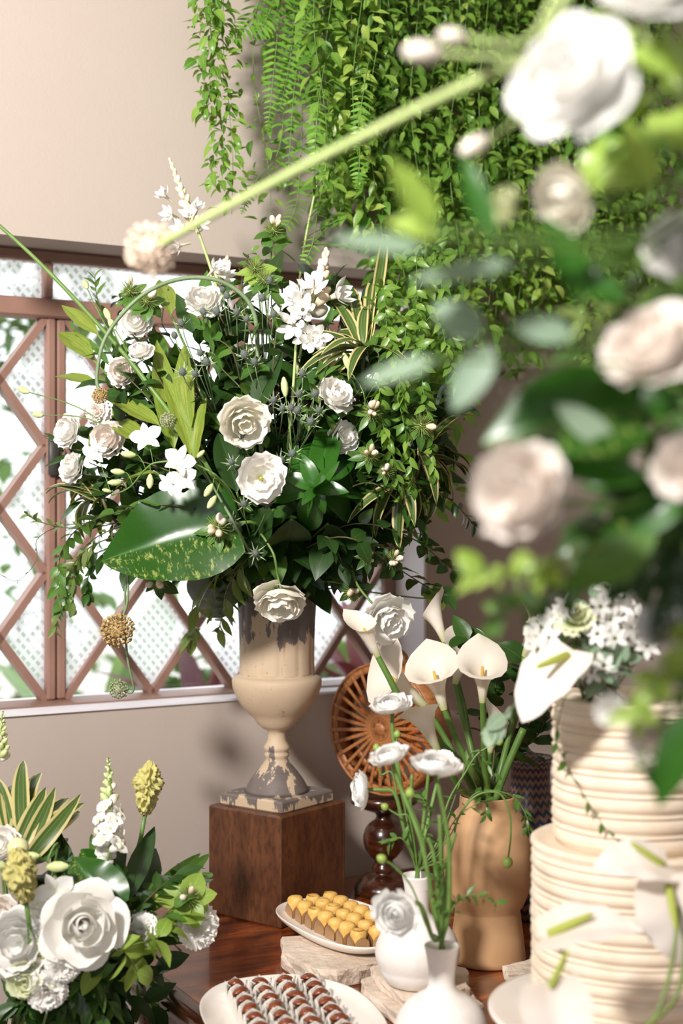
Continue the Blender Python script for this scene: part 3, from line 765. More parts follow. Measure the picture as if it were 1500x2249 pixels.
M_spg = simple('green_spadix', srgb('#b7bf55'), .5, srgb('#a0ae45'), 200, .4)
M_dry = simple('dry_floret', srgb('#c4a66e'), .7, srgb('#a48a58'), 200)
M_gry = simple('grey_floret', srgb('#aeb08c'), .7, srgb('#8f9672'), 200)
M_thi = simple('thistle_cone', srgb('#7f8a72'), .6, srgb('#5e6470'), 200, .6)
M_thb = simple('thistle_bract', srgb('#a5b088'), .55, srgb('#8a9a78'), 80)
M_tuft = simple('green_tuft', srgb('#7b8f45'), .6, srgb('#94a45a'), 100)
M_cel = simple('celosia_velvet', srgb('#d8cf8a'), .85, srgb('#c3bb6c'), 60, .5, bscale=300)
M_blk = simple('dark_flower_centre', srgb('#2a2a1a'), .5)

# ------------------------------------------------------------------ plant meshes (unit size, shared by all copies)
def LM(nm, mat, **kw): return g_leaf(**kw).build(nm, ML[mat])
def leafset(mat, nm='leaf', W=.42, a=.85, b=1.0, n=3, nl=6, nc=2, bend=.5, fold=.3, wave=.02):
    return [LM(nm, mat, L=1, W=W * (1 + .12 * (q - 1)), a=a, b=b, bend=bend * (.4 + .6 * q), fold=fold, wave=wave, wk=2 + q, nl=nl, nc=nc, ph=q * 1.7, twist=.25 * (q - 1)) for q in range(n)]
LS = {
 'smilax': leafset('smilax', W=.46, a=.75, nl=5, nc=1, bend=.7, fold=.45), 'smilax_pale': leafset('smilax_pale', W=.5, a=.75, nl=5, nc=1, bend=.7, fold=.45),
 'dark': leafset('dark', W=.44), 'deep': leafset('deep', W=.5), 'mid': leafset('mid', W=.42), 'lime': leafset('lime', W=.62, a=.7, b=.8, bend=.8), 'olive': leafset('olive', W=.4, a=.9, bend=.6),
 'small': leafset('mid', W=.34, a=.8, nl=5, nc=1), 'round': leafset('lime', W=.78, a=.7, b=.7, bend=.5), 'round_mid': leafset('mid', W=.72, a=.7, b=.75, bend=.5), 'ivy': leafset('dark', W=.68, a=.66, b=.8, bend=.4, wave=.03),
 'vari': leafset('vari', W=.165, a=.8, b=.7, nl=9, bend=1.1, fold=.5), 'asp': leafset('asp', W=.24, a=.85, b=.85, nl=9, nc=3, bend=.35, fold=.5, wave=.03),
 'rosette': leafset('rosette', W=.27, a=.8, b=.8, nl=9, nc=2, bend=.5, fold=.4), 'strap': leafset('strap', W=.17, a=.8, b=.75, nl=9, bend=.5, fold=.5), 'deepstrap': leafset('deep', W=.3, a=.85, b=.8, nl=9, nc=3, bend=.5, fold=.35),
 'euc': leafset('euc', W=.62, a=.8, b=.7, bend=.2, fold=.15), 'grass': leafset('mid', W=.06, a=.7, b=.5, nl=10, nc=1, bend=1.2, fold=.4),
}
POTHOS = [LM('leaf', 'pothos', L=1, W=.72, a=.62, b=.72, bend=.45, fold=.38, wave=.035, wk=2, nl=14, nc=5, heart=.08), LM('leaf', 'pothos', L=1, W=.66, a=.62, b=.72, bend=.8, fold=.3, wave=.03, wk=2, nl=14, nc=5, heart=.08)]
PINNA = g_leaf(L=1, W=.33, a=.6, b=.6, bend=.35, fold=.2, nl=5, nc=1).build('pinna', ML['fern'])

def prof_at(prof, v):
    v = max(0, min(1, v)) * (len(prof) - 1); i = min(int(v), len(prof) - 2); f = v - i
    p0 = prof[max(i - 1, 0)]; p1 = prof[i]; p2 = prof[i + 1]; p3 = prof[min(i + 2, len(prof) - 1)]
    return [.5 * (2 * p1[k] + (p2[k] - p0[k]) * f + (2 * p0[k] - 5 * p1[k] + 4 * p2[k] - p3[k]) * f * f + (3 * p1[k] - p0[k] - 3 * p2[k] + p3[k]) * f ** 3) for k in (0, 1)]
def g_petal(prof, aw, ruf=.03, rk=5., nu=9, nv=7, ph=0., edge=.16, notch=0., curl=0., pw=2.2):
    vs = []; uv = []
    for i in range(nv):
        v = i / (nv - 1)
        for j in range(nu):
            u = j / (nu - 1) * 2 - 1; sh = .45 + .55 * min(1, v / .6) - .12 * max(0, v - .7)
            ve = v * (1 - edge * abs(u) ** pw)
            r, z = prof_at(prof, ve); a = u * aw * sh
            e = v ** 3; z2 = z + ruf * e * sin(rk * u + ph) - curl * e * abs(u) ** 3; r2 = r + ruf * .8 * e * cos(rk * 1.37 * u + ph * 1.7) + curl * .6 * e * abs(u) ** 3
            vs.append((r2 * sin(a), r2 * cos(a), z2)); uv.append((u * .5 + .5, v))
    return Mesh().add(vs, gridfaces(nv, nu), uv)
KINDS = {
 'rose': [(3, [(0, .1), (.10, .25), (.13, .5), (.08, .8), (.01, .98)], 2.2, .01, 3), (3, [(0, 0), (.14, .15), (.22, .45), (.19, .78), (.11, .95)], 1.7, .01, 3), (4, [(0, 0), (.22, .12), (.34, .42), (.33, .74), (.27, .92)], 1.25, .015, 4), (5, [(0, -.02), (.32, .06), (.52, .32), (.58, .66), (.60, .86)], 1.0, .03, 4),
          (5, [(0, -.05), (.4, 0), (.68, .2), (.82, .5), (.93, .66)], .85, .04, 4), (5, [(0, -.1), (.45, -.1), (.78, .04), (1.02, .22), (1.2, .22)], .74, .05, 3)],
 'lisi': [(3, [(0, .05), (.12, .12), (.24, .4), (.27, .62), (.24, .75)], 1.2, .03, 6), (4, [(0, .0), (.26, .10), (.44, .36), (.48, .64), (.46, .82)], 1.05, .05, 6), (5, [(0, -.02), (.36, .04), (.62, .28), (.72, .58), (.78, .74)], .95, .06, 7),
          (5, [(0, -.06), (.42, -.04), (.74, .15), (.92, .42), (1.02, .52)], .85, .07, 7), (5, [(0, -.12), (.45, -.14), (.8, -.02), (1.0, .16), (1.08, .14)], .75, .08, 6)],
 'lisiopen': [(5, [(0, .0), (.24, .06), (.40, .28), (.46, .55), (.52, .70)], .95, .05, 6), (5, [(0, -.02), (.36, .02), (.62, .24), (.76, .52), (.86, .64)], .92, .07, 7),
          (5, [(0, -.06), (.42, -.06), (.76, .10), (.96, .34), (1.06, .40)], .85, .08, 7)],
 'ranun': [(3, [(0, 0), (.1, .1), (.15, .3), (.11, .48), (.05, .55)], 1.9, .0, 3), (4, [(0, 0), (.2, .06), (.29, .28), (.27, .48), (.2, .58)], 1.5, .005, 3), (5, [(0, 0), (.3, .04), (.44, .26), (.44, .48), (.37, .6)], 1.2, .01, 3), (6, [(0, 0), (.4, .02), (.6, .22), (.63, .46), (.58, .6)], 1.0, .015, 3),
          (7, [(0, -.03), (.48, -.02), (.76, .16), (.84, .38), (.84, .54)], .85, .05, 5), (7, [(0, -.06), (.5, -.08), (.86, .08), (1.0, .28), (1.08, .40)], .75, .07, 5)],
 'carn': [(4, [(0, .1), (.1, .3), (.18, .5), (.22, .68), (.28, .8)], 1.3, .07, 11), (5, [(0, .05), (.18, .25), (.34, .46), (.44, .64), (.52, .74)], 1.0, .08, 12), (6, [(0, 0), (.26, .18), (.52, .38), (.68, .54), (.78, .6)], .85, .08, 13), (6, [(0, -.05), (.32, .1), (.68, .26), (.9, .36), (1.0, .36)], .78, .08, 13), (6, [(0, -.1), (.32, .02), (.7, .12), (.95, .16), (1.05, .08)], .74, .07, 13)],
}
PETALS = {}
def petals(kind, mat):
    key = (kind, mat)
    if key not in PETALS:
        PETALS[key] = [(n, [g_petal(pr, aw, ruf, rk, ph=q * 2.1 + li, curl=(  .16 if li == 5 else .08) if kind == 'rose' and li >= 3 else 0, edge=(.34 if kind == 'rose' and li >= 4 else .2) if kind != 'carn' else .05, pw=1.35 if kind == 'rose' and li >= 4 else 2.2, nu=13 if kind == 'carn' else 9).build('petal', MP[mat]) for q in range(2)]) for li, (n, pr, aw, ruf, rk) in enumerate(KINDS[kind])]
    return PETALS[key]
def g_calyx():
    g = g_lathe([(.0, -.30), (.09, -.30), (.16, -.22), (.2, -.10), (.12, -.04)], 10)
    for q in range(5):
        g.addm(g_leaf(L=.42, W=.14, a=.7, bend=-.6, nl=4, nc=1), RZ(q * 2 * pi / 5) @ T(0, .1, -.16) @ RX(-.25))
    return g
CALYX = g_calyx().build('calyx', M_cal)
PISTIL = Mesh().addm(g_lathe([(.05, 0), (.08, .15), (.06, .35), (.09, .4), (.07, .46), (.01, .47)], 8), Matrix())
for q in range(6): PISTIL.addm(g_tube([V((.06, 0, .05)), V((.11, 0, .25)), V((.13, 0, .36))], .012, .025, 5), RZ(q * pi / 3))
PISTIL = PISTIL.build('pistil', simple('yellow_green_pistil', srgb('#a9a545'), .5))
def cv(f): return V((f[0], -f[1], f[2]))     # facing given as (right, towards the viewer, up)
def bloom(o, c, face, R, kind, mat, calyx=True, squash=1.):
    M = orientZ(c, face, rnd.uniform(0, 6.28), (R, R, R * squash))
    for li, (n, ms) in enumerate(petals(kind, mat)):
        off = rnd.uniform(0, 6.28)
        for q in range(n):
            part('petal', ms[q % 2], o, M @ RZ(off + q * 2 * pi / n + rnd.uniform(-.2, .2)) @ RX(rnd.uniform(-.14, .12)) @ RY(rnd.uniform(-.1, .1)) @ Matrix.Scale(rnd.uniform(.9, 1.06), 4))
    if kind in ('lisiopen', 'ranunopen'): part('pistil', PISTIL, o, M)
    if calyx: part('calyx', CALYX, o, M)
def stem_path(b, h, face, lift=.45, n=10):
    d = (h - b).length; return bez(b, b + V((0, 0, 1)) * d * lift * .6 + (h - b) * .12, h - face * d * lift * .55, h, n)
def flower(name, lab, cat, kind, c, face, R, base, mat='white', grp=None, rs=.0022, smat=None, squash=1., lift=.45, path=None):
    face = V(face).normalized(); o = thing(name, lab, cat, base, grp)
    hb = c - face * R * .28
    pts = spline([base] + path + [hb], 6) if path else stem_path(base, hb, face, lift)
    wpart('stem', g_tube(pts, rs * 1.15, rs, 6), smat or M_stem, o)
    bloom(o, c, face, R, kind, mat, True, squash)
    return o
def outperp(t, a):
    x = t.orthogonal().normalized(); y = t.cross(x); return x * cos(a) + y * sin(a)
def leafy(name, lab, cat, pts, ls, n, size, grp=None, ang=.9, r=.0016, smat=None, start=.15, taper=.6, mode='alt', jit=.3, upb=.6, per=6, leafname='leaf', a0=None):
    """stem along pts carrying single leaf objects"""
    pts = spline(pts, per) if len(pts) > 2 else [V(pts[0]).lerp(V(pts[1]), q / 6) for q in range(7)]
    o = thing(name, lab, cat, pts[0], grp)
    wpart('stem', g_tube(pts, r, r * .5, 5), smat or M_stem, o)
    ms = LS[ls] if isinstance(ls, str) else ls; a = rnd.uniform(0, 6.28) if a0 is None else a0
    for q in range(n):
        f = start + (1 - start) * (q + rnd.uniform(-.2, .2)) / max(1, n - 1); f = max(0, min(.999, f)); x = f * (len(pts) - 1); i = min(int(x), len(pts) - 2)
        p = pts[i].lerp(pts[i + 1], x - i); t = (pts[i + 1] - pts[i]).normalized()
        a += pi if mode == 'alt' else 2.4
        if mode == 'alt': a += rnd.uniform(-jit, jit)
        d = outperp(t, a); an = ang * rnd.uniform(.75, 1.2) * (1 - .35 * (q / max(1, n - 1)))
        dd = t * cos(an) + d * sin(an); dd += V((rnd.uniform(-.15, .15), rnd.uniform(-.15, .15), rnd.uniform(-.2, .1)))
        s = size * (1 - (1 - taper) * f) * rnd.uniform(.78, 1.15)
        up = V((0, 0, upb)) + t * .5 + V((0, -.45, 0)) + V((rnd.uniform(-.4, .4), rnd.uniform(-.4, .4), rnd.uniform(-.2, .2)))
        part(leafname, ms[rnd.randrange(len(ms))], o, orient(p, dd, up, s))
    return o
def rosette(name, lab, cat, c, axis, ls, n, L, base, grp=None, e0=.25, e1=1.5, r=.003, smat=None, dirs=None, droop=True, spread=1.):
    o = thing(name, lab, cat, base, grp); axis = V(axis).normalized()
    wpart('stem', g_tube(stem_path(base, c, axis), r, r, 6), smat or M_stemd, o); ms = LS[ls] if isinstance(ls, str) else ls
    a = rnd.uniform(0, 6)
    for q in range(n):
        a += 2.39996; f = q / (n - 1); e = e0 + (e1 - e0) * f; e *= rnd.uniform(.9, 1.1)
        d = axis * cos(e) + outperp(axis, a) * sin(e) * spread
        part('leaf', ms[rnd.randrange(len(ms))], o, orient(c - axis * L * .12 * f, d, axis + V((0, 0, .25)), L * rnd.uniform(.85, 1.1) * (.55 + .45 * min(1, f * 1.8))))
    return o
def bigleaf(name, lab, cat, base, root, tip, up, mesh, wid=None, grp=None, rs=.0025, smat=None, path=None):
    """one large leaf on its petiole; root -> tip is the blade"""
    o = thing(name, lab, cat, base, grp); d = tip - root; L = d.length
    pts = spline([base] + (path or []) + [root], 6) if path else stem_path(base, root, d.normalized(), .4)
    wpart('petiole', g_tube(pts, rs * 1.2, rs, 6), smat or M_stem, o)
    s = L if wid is None else (wid, L, wid)
    part('leaf', mesh, o, orient(root, d, up, s)); return o
def frond(name, lab, pts, n, L, grp):
    pts = spline(pts, 7); o = thing(name, lab, 'fern', pts[0], grp); wpart('rachis', g_tube(pts, .0014, .0006, 5), M_stem, o)
    for q in range(n):
        f = .06 + .93 * q / (n - 1); x = f * (len(pts) - 1); i = min(int(x), len(pts) - 2); p = pts[i].lerp(pts[i + 1], x - i); t = (pts[i + 1] - pts[i]).normalized()
        view = V((0, -1, .15)); side = t.cross(view).normalized(); nn = side.cross(t)
        s = L * (min(1, f * 5 + .35)) * (1 - f ** 2.2 * .9) * rnd.uniform(.88, 1.08)
        for sg in (-1, 1):
            part('pinna', PINNA, o, orient(p, side * sg + t * .3 + nn * rnd.uniform(-.15, .1), -t * .5 + nn * 1.0 * (1 if sg else 1), s))
    return o
def g_allium(n, seed, spk=.10, rad=.03):
    r = random.Random(seed); g = g_sphere(.55, 12, 8)
    for q in range(n):
        z = 1 - 2 * (q + .5) / n; a = q * 2.39996; s = math.sqrt(1 - z * z); d = V((s * cos(a), s * sin(a), z)); rr = r.uniform(.82, 1.05)
        g.addm(g_tube([d * .3, d * rr * .9], .012, .018, 3, False), Matrix())
        for w in range(3):
            g.addm(g_sphere(r.uniform(.05, .085), 5, 4, 1.3), orientZ(d * rr + outperp(d, w * 2.1) * .055, d))
    return g
M_pal = simple('pale_pink_floret', srgb('#ecd9c6'), .7, srgb('#dcc6b0'), 200)
ALL = [g_allium(120, 3).build('flower_head', M_dry), g_allium(90, 4).build('flower_head', M_gry), g_allium(110, 8).build('flower_head', M_pal)]
def allium(lab, pts, R, base, k=0, r=.0024, smat=None, grp='ball-headed seed stems', r1=None):
    pts = spline([base] + pts, 8); o = thing('allium_stem', lab, 'flower', base, grp); wpart('stem', g_tube(pts, r, r1 or r * .8, 7), smat or M_stemg, o)
    d = (pts[-1] - pts[-2]).normalized(); part('flower_head', ALL[k], o, orientZ(pts[-1] + d * R * .4, d, 0, R)); return o
def g_thistle():
    g = Mesh(); n = 70
    g.addm(g_sphere(.42, 10, 8, 1.35), T(0, 0, .45))
    for q in range(n):
        z = 1 - 1.8 * (q + .5) / n; a = q * 2.39996; s = math.sqrt(max(0, 1 - z * z)); d = V((s * cos(a), s * sin(a), z * 1.3))
        p = d * .42 + V((0, 0, .45)); g.addm(g_tube([p * .97, p + d.normalized() * .10], .045, .008, 4, False), Matrix())
    return g
def g_thbr():
    g = Mesh()
    for q in range(10):
        g.addm(g_leaf(L=1.55 if q % 2 else 1.15, W=.16, a=.5, b=.7, bend=-.3, nl=4, nc=1, fold=.4), RZ(q * 2 * pi / 10) @ T(0, .15, 0) @ RX(.25 if q % 2 else .55))
    return g
THC, THB = g_thistle().build('cone', M_thi), g_thbr().build('bracts', M_thb)
def thistle(lab, heads, base, grp='grey thistle sprays in the bouquet'):
    """heads: world points; one branched stem"""
    c = sum(heads, V((0, 0, 0))) / len(heads); fork = c.lerp(base, .22) + V((0, .04, 0)); o = thing('sea_holly', lab, 'thistle', base, grp); g = Mesh()
    g.addm(g_tube(stem_path(base, fork, (c - base).normalized()), .0018, .0014, 5), Matrix())
    for h in heads: g.addm(g_tube(bez(fork, fork.lerp(h, .4), h - V((0, 0, .02)), h, 5), .0012, .0009, 5), Matrix())
    wpart('stem', g, M_stemg, o)
    for h in heads:
        R = rnd.uniform(.0105, .0145); d = (h - fork).normalized() + V((rnd.uniform(-.3, .3), -.3, .3)); M = orientZ(h, d, rnd.uniform(0, 6), R)
        hd = part('cone', THC, o, M); part('bracts', THB, hd, M)
def g_tuft():
    g = g_sphere(.3, 8, 6); r = random.Random(5)
    for q in range(70):
        z = 1 - 1.25 * (q + .5) / 70; a = q * 2.39996; s = math.sqrt(max(0, 1 - z * z)); d = V((s * cos(a), s * sin(a), z))
        L = r.uniform(.75, 1.05); g.addm(g_tube([d * .2, d * L * .6, d * L + V((0, 0, .08))], .05, .012, 3, False), Matrix())
    return g
TUFT = g_tuft().build('tuft', M_tuft)
SBUD = g_lathe([(.02, 0), (.22, .15), (.32, .45), (.30, .75), (.16, .97), (.02, 1.02)], 8).build('bud', M_bud)
SBUDP = g_lathe([(.02, 0), (.16, .15), (.24, .5), (.26, .8), (.14, 1.05), (.02, 1.1)], 8).build('bud', M_budp)
GBUD = g_lathe([(.02, 0), (.16, .12), (.28, .4), (.26, .7), (.12, .95), (.02, 1.0)], 8).build('bud', M_budg)
def bract(lab, c, face, R, base, ls='mid', nb=4, nl=6, grp='tufted bract stems', lsize=1.8, smat=None, path=None):
    face = V(face).normalized(); o = thing('tufted_bract_flower', lab, 'flower', base, grp)
    pts = spline([base] + path + [c - face * R * .3], 6) if path else stem_path(base, c - face * R * .3, face)
    wpart('stem', g_tube(pts, .0018, .0014, 5), smat or M_stem, o); M = orientZ(c, face, rnd.uniform(0, 6), R); part('tuft', TUFT, o, M)
    for q in range(nl):
        a = q * 2 * pi / nl + rnd.uniform(-.2, .2); d = outperp(face, a) + face * rnd.uniform(-.3, .2)
        part('leaf', LS[ls][q % 3], o, orient(c - face * R * .4, d, face, R * lsize * rnd.uniform(.8, 1.1)))
    for q in range(nb):
        d = (outperp(face, rnd.uniform(0, 6.28)) * rnd.uniform(.3, .8) + face).normalized()
        part('bud', SBUD if q % 2 else SBUDP, o, orientZ(c + d * R * .45, d, 0, R * rnd.uniform(.7, .95)))
    return o
# star florets
PT_TUB = g_leaf(L=1, W=.46, a=.9, b=.8, bend=-.5, fold=-.25, nl=5, nc=2).build('petal', MP['pure'])
PT_STAR = g_leaf(L=1, W=.52, a=1.0, b=.75, bend=.15, fold=.2, nl=5, nc=2).build('petal', MP['pure'])
PT_ORC = [g_leaf(L=1, W=.5, a=.9, b=.8, bend=.25, fold=.2, nl=6, nc=2).build('petal', MP['pure']), g_leaf(L=1, W=.82, a=1.0, b=.75, bend=.3, fold=.15, nl=6, nc=3).build('petal', MP['pure'])]
g = g_leaf(L=.7, W=.6, a=1.05, b=.7, bend=.9, fold=.9, nl=6, nc=2); g.addm(g_lathe([(.02, 0), (.10, .04), (.1, .2), (.05, .3)], 8), RX(-.3)); ORLIP = g.build('lip', MP['greenish'])
g = g_tube([V((0, 0, -1.25)), V((.05, 0, -.8)), V((.02, 0, -.4)), V((0, 0, 0))], .10, .2, 8, False, lambda t: .09 + .1 * t * t); TUBE = g.build('floret', petalmat('tube_petal', srgb('#f1e6d8'), srgb('#ccd0a0'), .5, .2, .4))
CUPW = g_lathe([(.04, -.1), (.12, -.04), (.16, .04), (.06, .08)], 8).build('floret', M_cal)
def floret(o, c, face, R, n=6, double=False, tube=True, pm=None, up=.35):
    M = orientZ(c, face, rnd.uniform(0, 6.28), R); f = part('floret', TUBE if tube else CUPW, o, M)
    for k in range(2 if double else 1):
        for q in range(n):
            a = q * 2 * pi / n + k * pi / n + rnd.uniform(-.1, .1)
            part('petal', pm or PT_TUB, f, M @ RZ(a) @ T(0, .10, .0) @ RX(up + .35 * k + rnd.uniform(-.15, .15)) @ Matrix.Scale((1 - .22 * k) * rnd.uniform(.9, 1.08), 4))
    return f
def tuberose(lab, base, low, top, fl, buds, R, grp='tuberose spikes'):
    """fl: list of (point, facing); buds fill the tip"""
    o = thing('tuberose', lab, 'flower', base, grp); pts = spline([base, base.lerp(low, .5), low, top], 8); wpart('stem', g_tube(pts, .0045, .002, 7), M_stemp, o)
    for c, f, dbl in fl: floret(o, c, f, R, 6, dbl, True, None, .45)
    ax = (top - low).normalized()
    for q in range(buds):
        f = q / buds; p = low.lerp(top, .45 + .55 * f); d = outperp(ax, q * 2.4) * (1 - f * .75) + ax * (.7 + f)
        part('bud', SBUDP if q % 3 else SBUD, o, orientZ(p, d, 0, R * (1.15 - .7 * f)))
    return o
def orchid_bloom(o, c, face, R, roll=0):
    M = orientZ(c, face, roll, R); f = part('lip', ORLIP, o, M @ RX(pi))
    for q, (a, k) in enumerate(((0, 0), (1.25, 1), (2.45, 0), (-2.45, 0), (-1.25, 1))):
        part('petal', PT_ORC[k], f, M @ RZ(a) @ RX(.25 + rnd.uniform(-.1, .15)) @ Matrix.Scale(rnd.uniform(.92, 1.05), 4))
def orchid(lab, path, blooms, buds, base, grp='white orchid sprays'):
    pts = spline([base] + path, 6); o = thing('orchid_spray', lab, 'orchid', base, grp); g = g_tube(pts, .0022, .0012, 6)
    for b in [x[0] for x in blooms] + [x[0] for x in buds]:
        n = min(pts, key=lambda p: (p - b).length); g.addm(g_tube(bez(n, n.lerp(b, .3) + V((0, 0, .008)), b + V((0, .004, .004)), b, 4), .001, .0008, 4), Matrix())
    wpart('stem', g, M_stem, o)
    for c, f, R, ro in blooms: orchid_bloom(o, c, V(f), R, ro)
    for c, d, R in buds: part('bud', GBUD, o, orientZ(c, V(d), 0, (R * .8, R * .8, R)))
    return o
# calla and anthurium
def g_calla(seed, open_=1.0):
    r = random.Random(seed); vs = []; uv = []; nv, nu = 14, 17
    for i in range(nv):
        t = i / (nv - 1)
        for j in range(nu):
            u = j / (nu - 1) * 2 - 1; a = u * pi * 1.08; back = (.5 + .5 * cos(a))      # 1 at the pointed back lip
            h = t * (.62 + .38 * back ** 1.3); R = .055 + .10 * t + open_ * (.34 * max(0, t - .3) ** 1.9 * (1 + .35 * (1 - back)))
            roll = max(0, t - .82) / .18; z = h - .10 * roll ** 2 * (1 - .7 * back) * open_; R += .07 * roll * open_ * (1 - .2 * back)
            R *= 1 + .03 * sin(u * 9 + seed) * t; R *= 1 - .10 * max(0, abs(u) - .8) / .2 * (1 if u > 0 else -.6)
            x = R * sin(a); y = R * cos(a) + (.16 * back ** 3 * max(0, t - .75) / .25) * open_
            if t > .85 and back > .96: z += .06 * (t - .85) / .15
            vs.append((x, y, z)); uv.append((u * .5 + .5, t))
    return Mesh().add(vs, gridfaces(nv, nu), uv)
CALLA = [g_calla(q, o_).build('spathe', MP['calla']) for q, o_ in enumerate((1.0, .7, .38, 1.25))]
SPADIX = g_lathe([(.02, .1), (.03, .15), (.032, .4), (.02, .58), (.003, .6)], 8).build('spadix', M_yel)
def calla(lab, base, c, axis, L, k, roll, path=None, r=.0055):
    """c: foot of the spathe, axis: along the funnel"""
    axis = V(axis).normalized(); o = thing('calla_lily', lab, 'calla lily', base, 'calla lilies in the clay vase'); pts = spline([base] + path + [c], 7) if path else stem_path(base, c, axis, .4)
    wpart('stem', g_tube(pts, r * 1.15, r * .85, 10), simple_cache('calla_stem', '#5f8038', '#4d6e2c'), o); M = orientZ(c, axis, roll, L); part('spathe', CALLA[k], o, M @ T(0, 0, -.02)); part('spadix', SPADIX, o, M); return o
_sc = {}
def simple_cache(n, a, b, rough=.4):
    if n not in _sc: _sc[n] = simple(n, srgb(a), rough, srgb(b), 25)
    return _sc[n]
ANTH = [g_leaf(L=1, W=.8, a=.62, b=.65, bend=.5, fold=.3, wave=.02, nl=12, nc=4, heart=.14).build('spathe', MP['blush']), g_leaf(L=1, W=.85, a=.62, b=.65, bend=-.5, fold=.35, wave=.02, nl=12, nc=4, heart=.14).build('spathe', MP['blush'])]
ASPD = g_lathe([(.025, 0), (.045, .03), (.042, .25), (.028, .45), (.008, .5)], 10).build('spadix', M_spg)
def anthurium(lab, base, c, d, up, L, k=0, sp=None, path=None, grp='white anthuriums around the cake', r=.0022):
    o = thing('anthurium', lab, 'anthurium', base, grp); d = V(d).normalized(); up = V(up)
    pts = spline([base] + path + [c], 6) if path else stem_path(base, c, d, .35); wpart('stem', g_tube(pts, r, r, 7), simple_cache('anthurium_stem', '#7d8f4a', '#6a7d3c'), o)
    M = orient(c, d, up, L); part('spathe', ANTH[k], o, M); s = V(sp).normalized() if sp else (d + up.normalized() * .5).normalized(); part('spadix', ASPD, o, orientZ(c + d * L * .08 + up.normalized() * L * .02, s, 0, L)); return o
# snapdragon and celosia
def g_snap():
    g = g_lathe([(.10, -.5), (.2, -.35), (.24, -.1), (.2, .05)], 9)
    for a, s, t in ((0, .62, .5), (1.0, .6, .6), (-1.0, .6, .6), (2.4, .55, 1.0), (-2.4, .55, 1.0)):
        g.addm(g_leaf(L=s, W=.6, a=1.1, b=.6, bend=.9, fold=.2, wave=.06, nl=5, nc=2), RZ(a) @ T(0, .1, 0) @ RX(t))
    g.addm(g_sphere(.2, 8, 6), T(0, -.05, .1)); return g
SNAP = g_snap().build('floret', MP['white'])
def snapdragon(lab, base, low, top, R, nf, nb, grp='snapdragon spikes'):
    o = thing('snapdragon', lab, 'flower', base, grp); pts = spline([base, base.lerp(low, .6), low, top], 8); wpart('stem', g_tube(pts, .003, .0012, 6), M_stem, o); ax = (top - low).normalized()
    for q in range(nf):
        f = .45 * q / nf; p = low.lerp(top, f); d = outperp(ax, q * 2.3 + .4) + ax * .25 + V((0, -.35, 0)); d.normalize(); part('floret', SNAP, o, orientZ(p + d * R * .6, d, rnd.uniform(-.4, .4), R * (1.1 - f * .7)))
    for q in range(nb):
        f = .45 + .55 * q / nb; p = low.lerp(top, f); d = outperp(ax, q * 2.4) * (1 - .5 * f) + ax * .6; part('bud', GBUD if q % 4 or f > .7 else SBUD, o, orientZ(p, d, 0, R * (1.05 - .85 * (f - .45) / .55) * .8))
    return o
def g_celosia(seed):
    g = Mesh(); nv, nu = 56, 64; vs = []
    for i in range(nv):
        t = i / (nv - 1); th = pi * t
        for j in range(nu):
            a = 2 * pi * j / nu; d = V((sin(th) * cos(a), sin(th) * sin(a), -cos(th)))
            q = d * 1.9 + V((seed, 0, 0)); w = mnoise.noise(q * 1.1) * 3.2; k = 1 - abs(mnoise.noise(q * 1.35 + V((w * .35, w * .2, -w * .3)))) * 5.5
            rr = .86 + .42 * max(-.6, k); wd = .44 + .24 * max(0, .6 - abs(d.z - .25)) + .05 * sin(a * 2 + seed); vs.append((d.x * wd * rr, d.y * wd * .9 * rr, d.z * .98 * (1 + .08 * k) + 1.0))
    return g.add(vs, gridfaces(nv, nu, True))
CELO = [g_celosia(s).build('crest', M_cel) for s in (0, 4.3)]
def celosia(lab, base, c, axis, H, k):
    o = thing('celosia', lab, 'flower', base, 'yellow celosia heads'); axis = V(axis).normalized(); wpart('stem', g_tube(stem_path(base, c, axis), .0042, .0035, 7), M_stem, o); part('crest', CELO[k], o, orientZ(c, axis, .4, H / 2)); return o
def small_leaves(o, pts, ls, n, size):
    for q in range(n):
        x = rnd.uniform(.3, .95) * (len(pts) - 1); i = min(int(x), len(pts) - 2); t = (pts[i + 1] - pts[i]).normalized(); part('leaf', LS[ls][q % 3], o, orient(pts[i], outperp(t, rnd.uniform(0, 6)) + t * .5, V((0, -.4, 1)), size * rnd.uniform(.7, 1.2)))
# ------------------------------------------------------------------ garden outside the window
M_pave = simple('pale_paving', srgb('#cfcac2'), .8, srgb('#bdb7ad'), 2)
og = [W0 - NR * .24 - U * 6, W0 - NR * .24 + U * 8, W0 - NR * 14 + U * 12, W0 - NR * 14 - U * 10]
solo('garden_ground', g_prism([(p.x, p.y) for p in og], -.08, -.02).build('garden_ground', M_pave, False), 'pale paved ground outside the window', 'ground', Matrix(), kind='structure')
ML['banana'] = leafmat('banana_leaf', srgb('#7fa05c'), srgb('#5d8540'), .4, .35, vein=.25)
ML['red'] = leafmat('red_cordyline_leaf', srgb('#5a1f2a'), srgb('#7a2f3a'), .35, .2, (1.4, .7, .7))
ML['hedge'] = leafmat('hedge_leaf', srgb('#5a7840'), srgb('#7c9a55'), .45, .35)
LS['banana'] = leafset('banana', W=.24, a=.85, b=.6, nl=10, nc=2, bend=.9, fold=.4, wave=.03); LS['red'] = leafset('red', W=.16, a=.8, b=.7, nl=8, nc=1, bend=1., fold=.5); LS['hedge'] = leafset('hedge', W=.5, nl=3, nc=1)
def gp(px, Y): p = P(px, 1124, Y); return V((p.x, p.y, -.02))
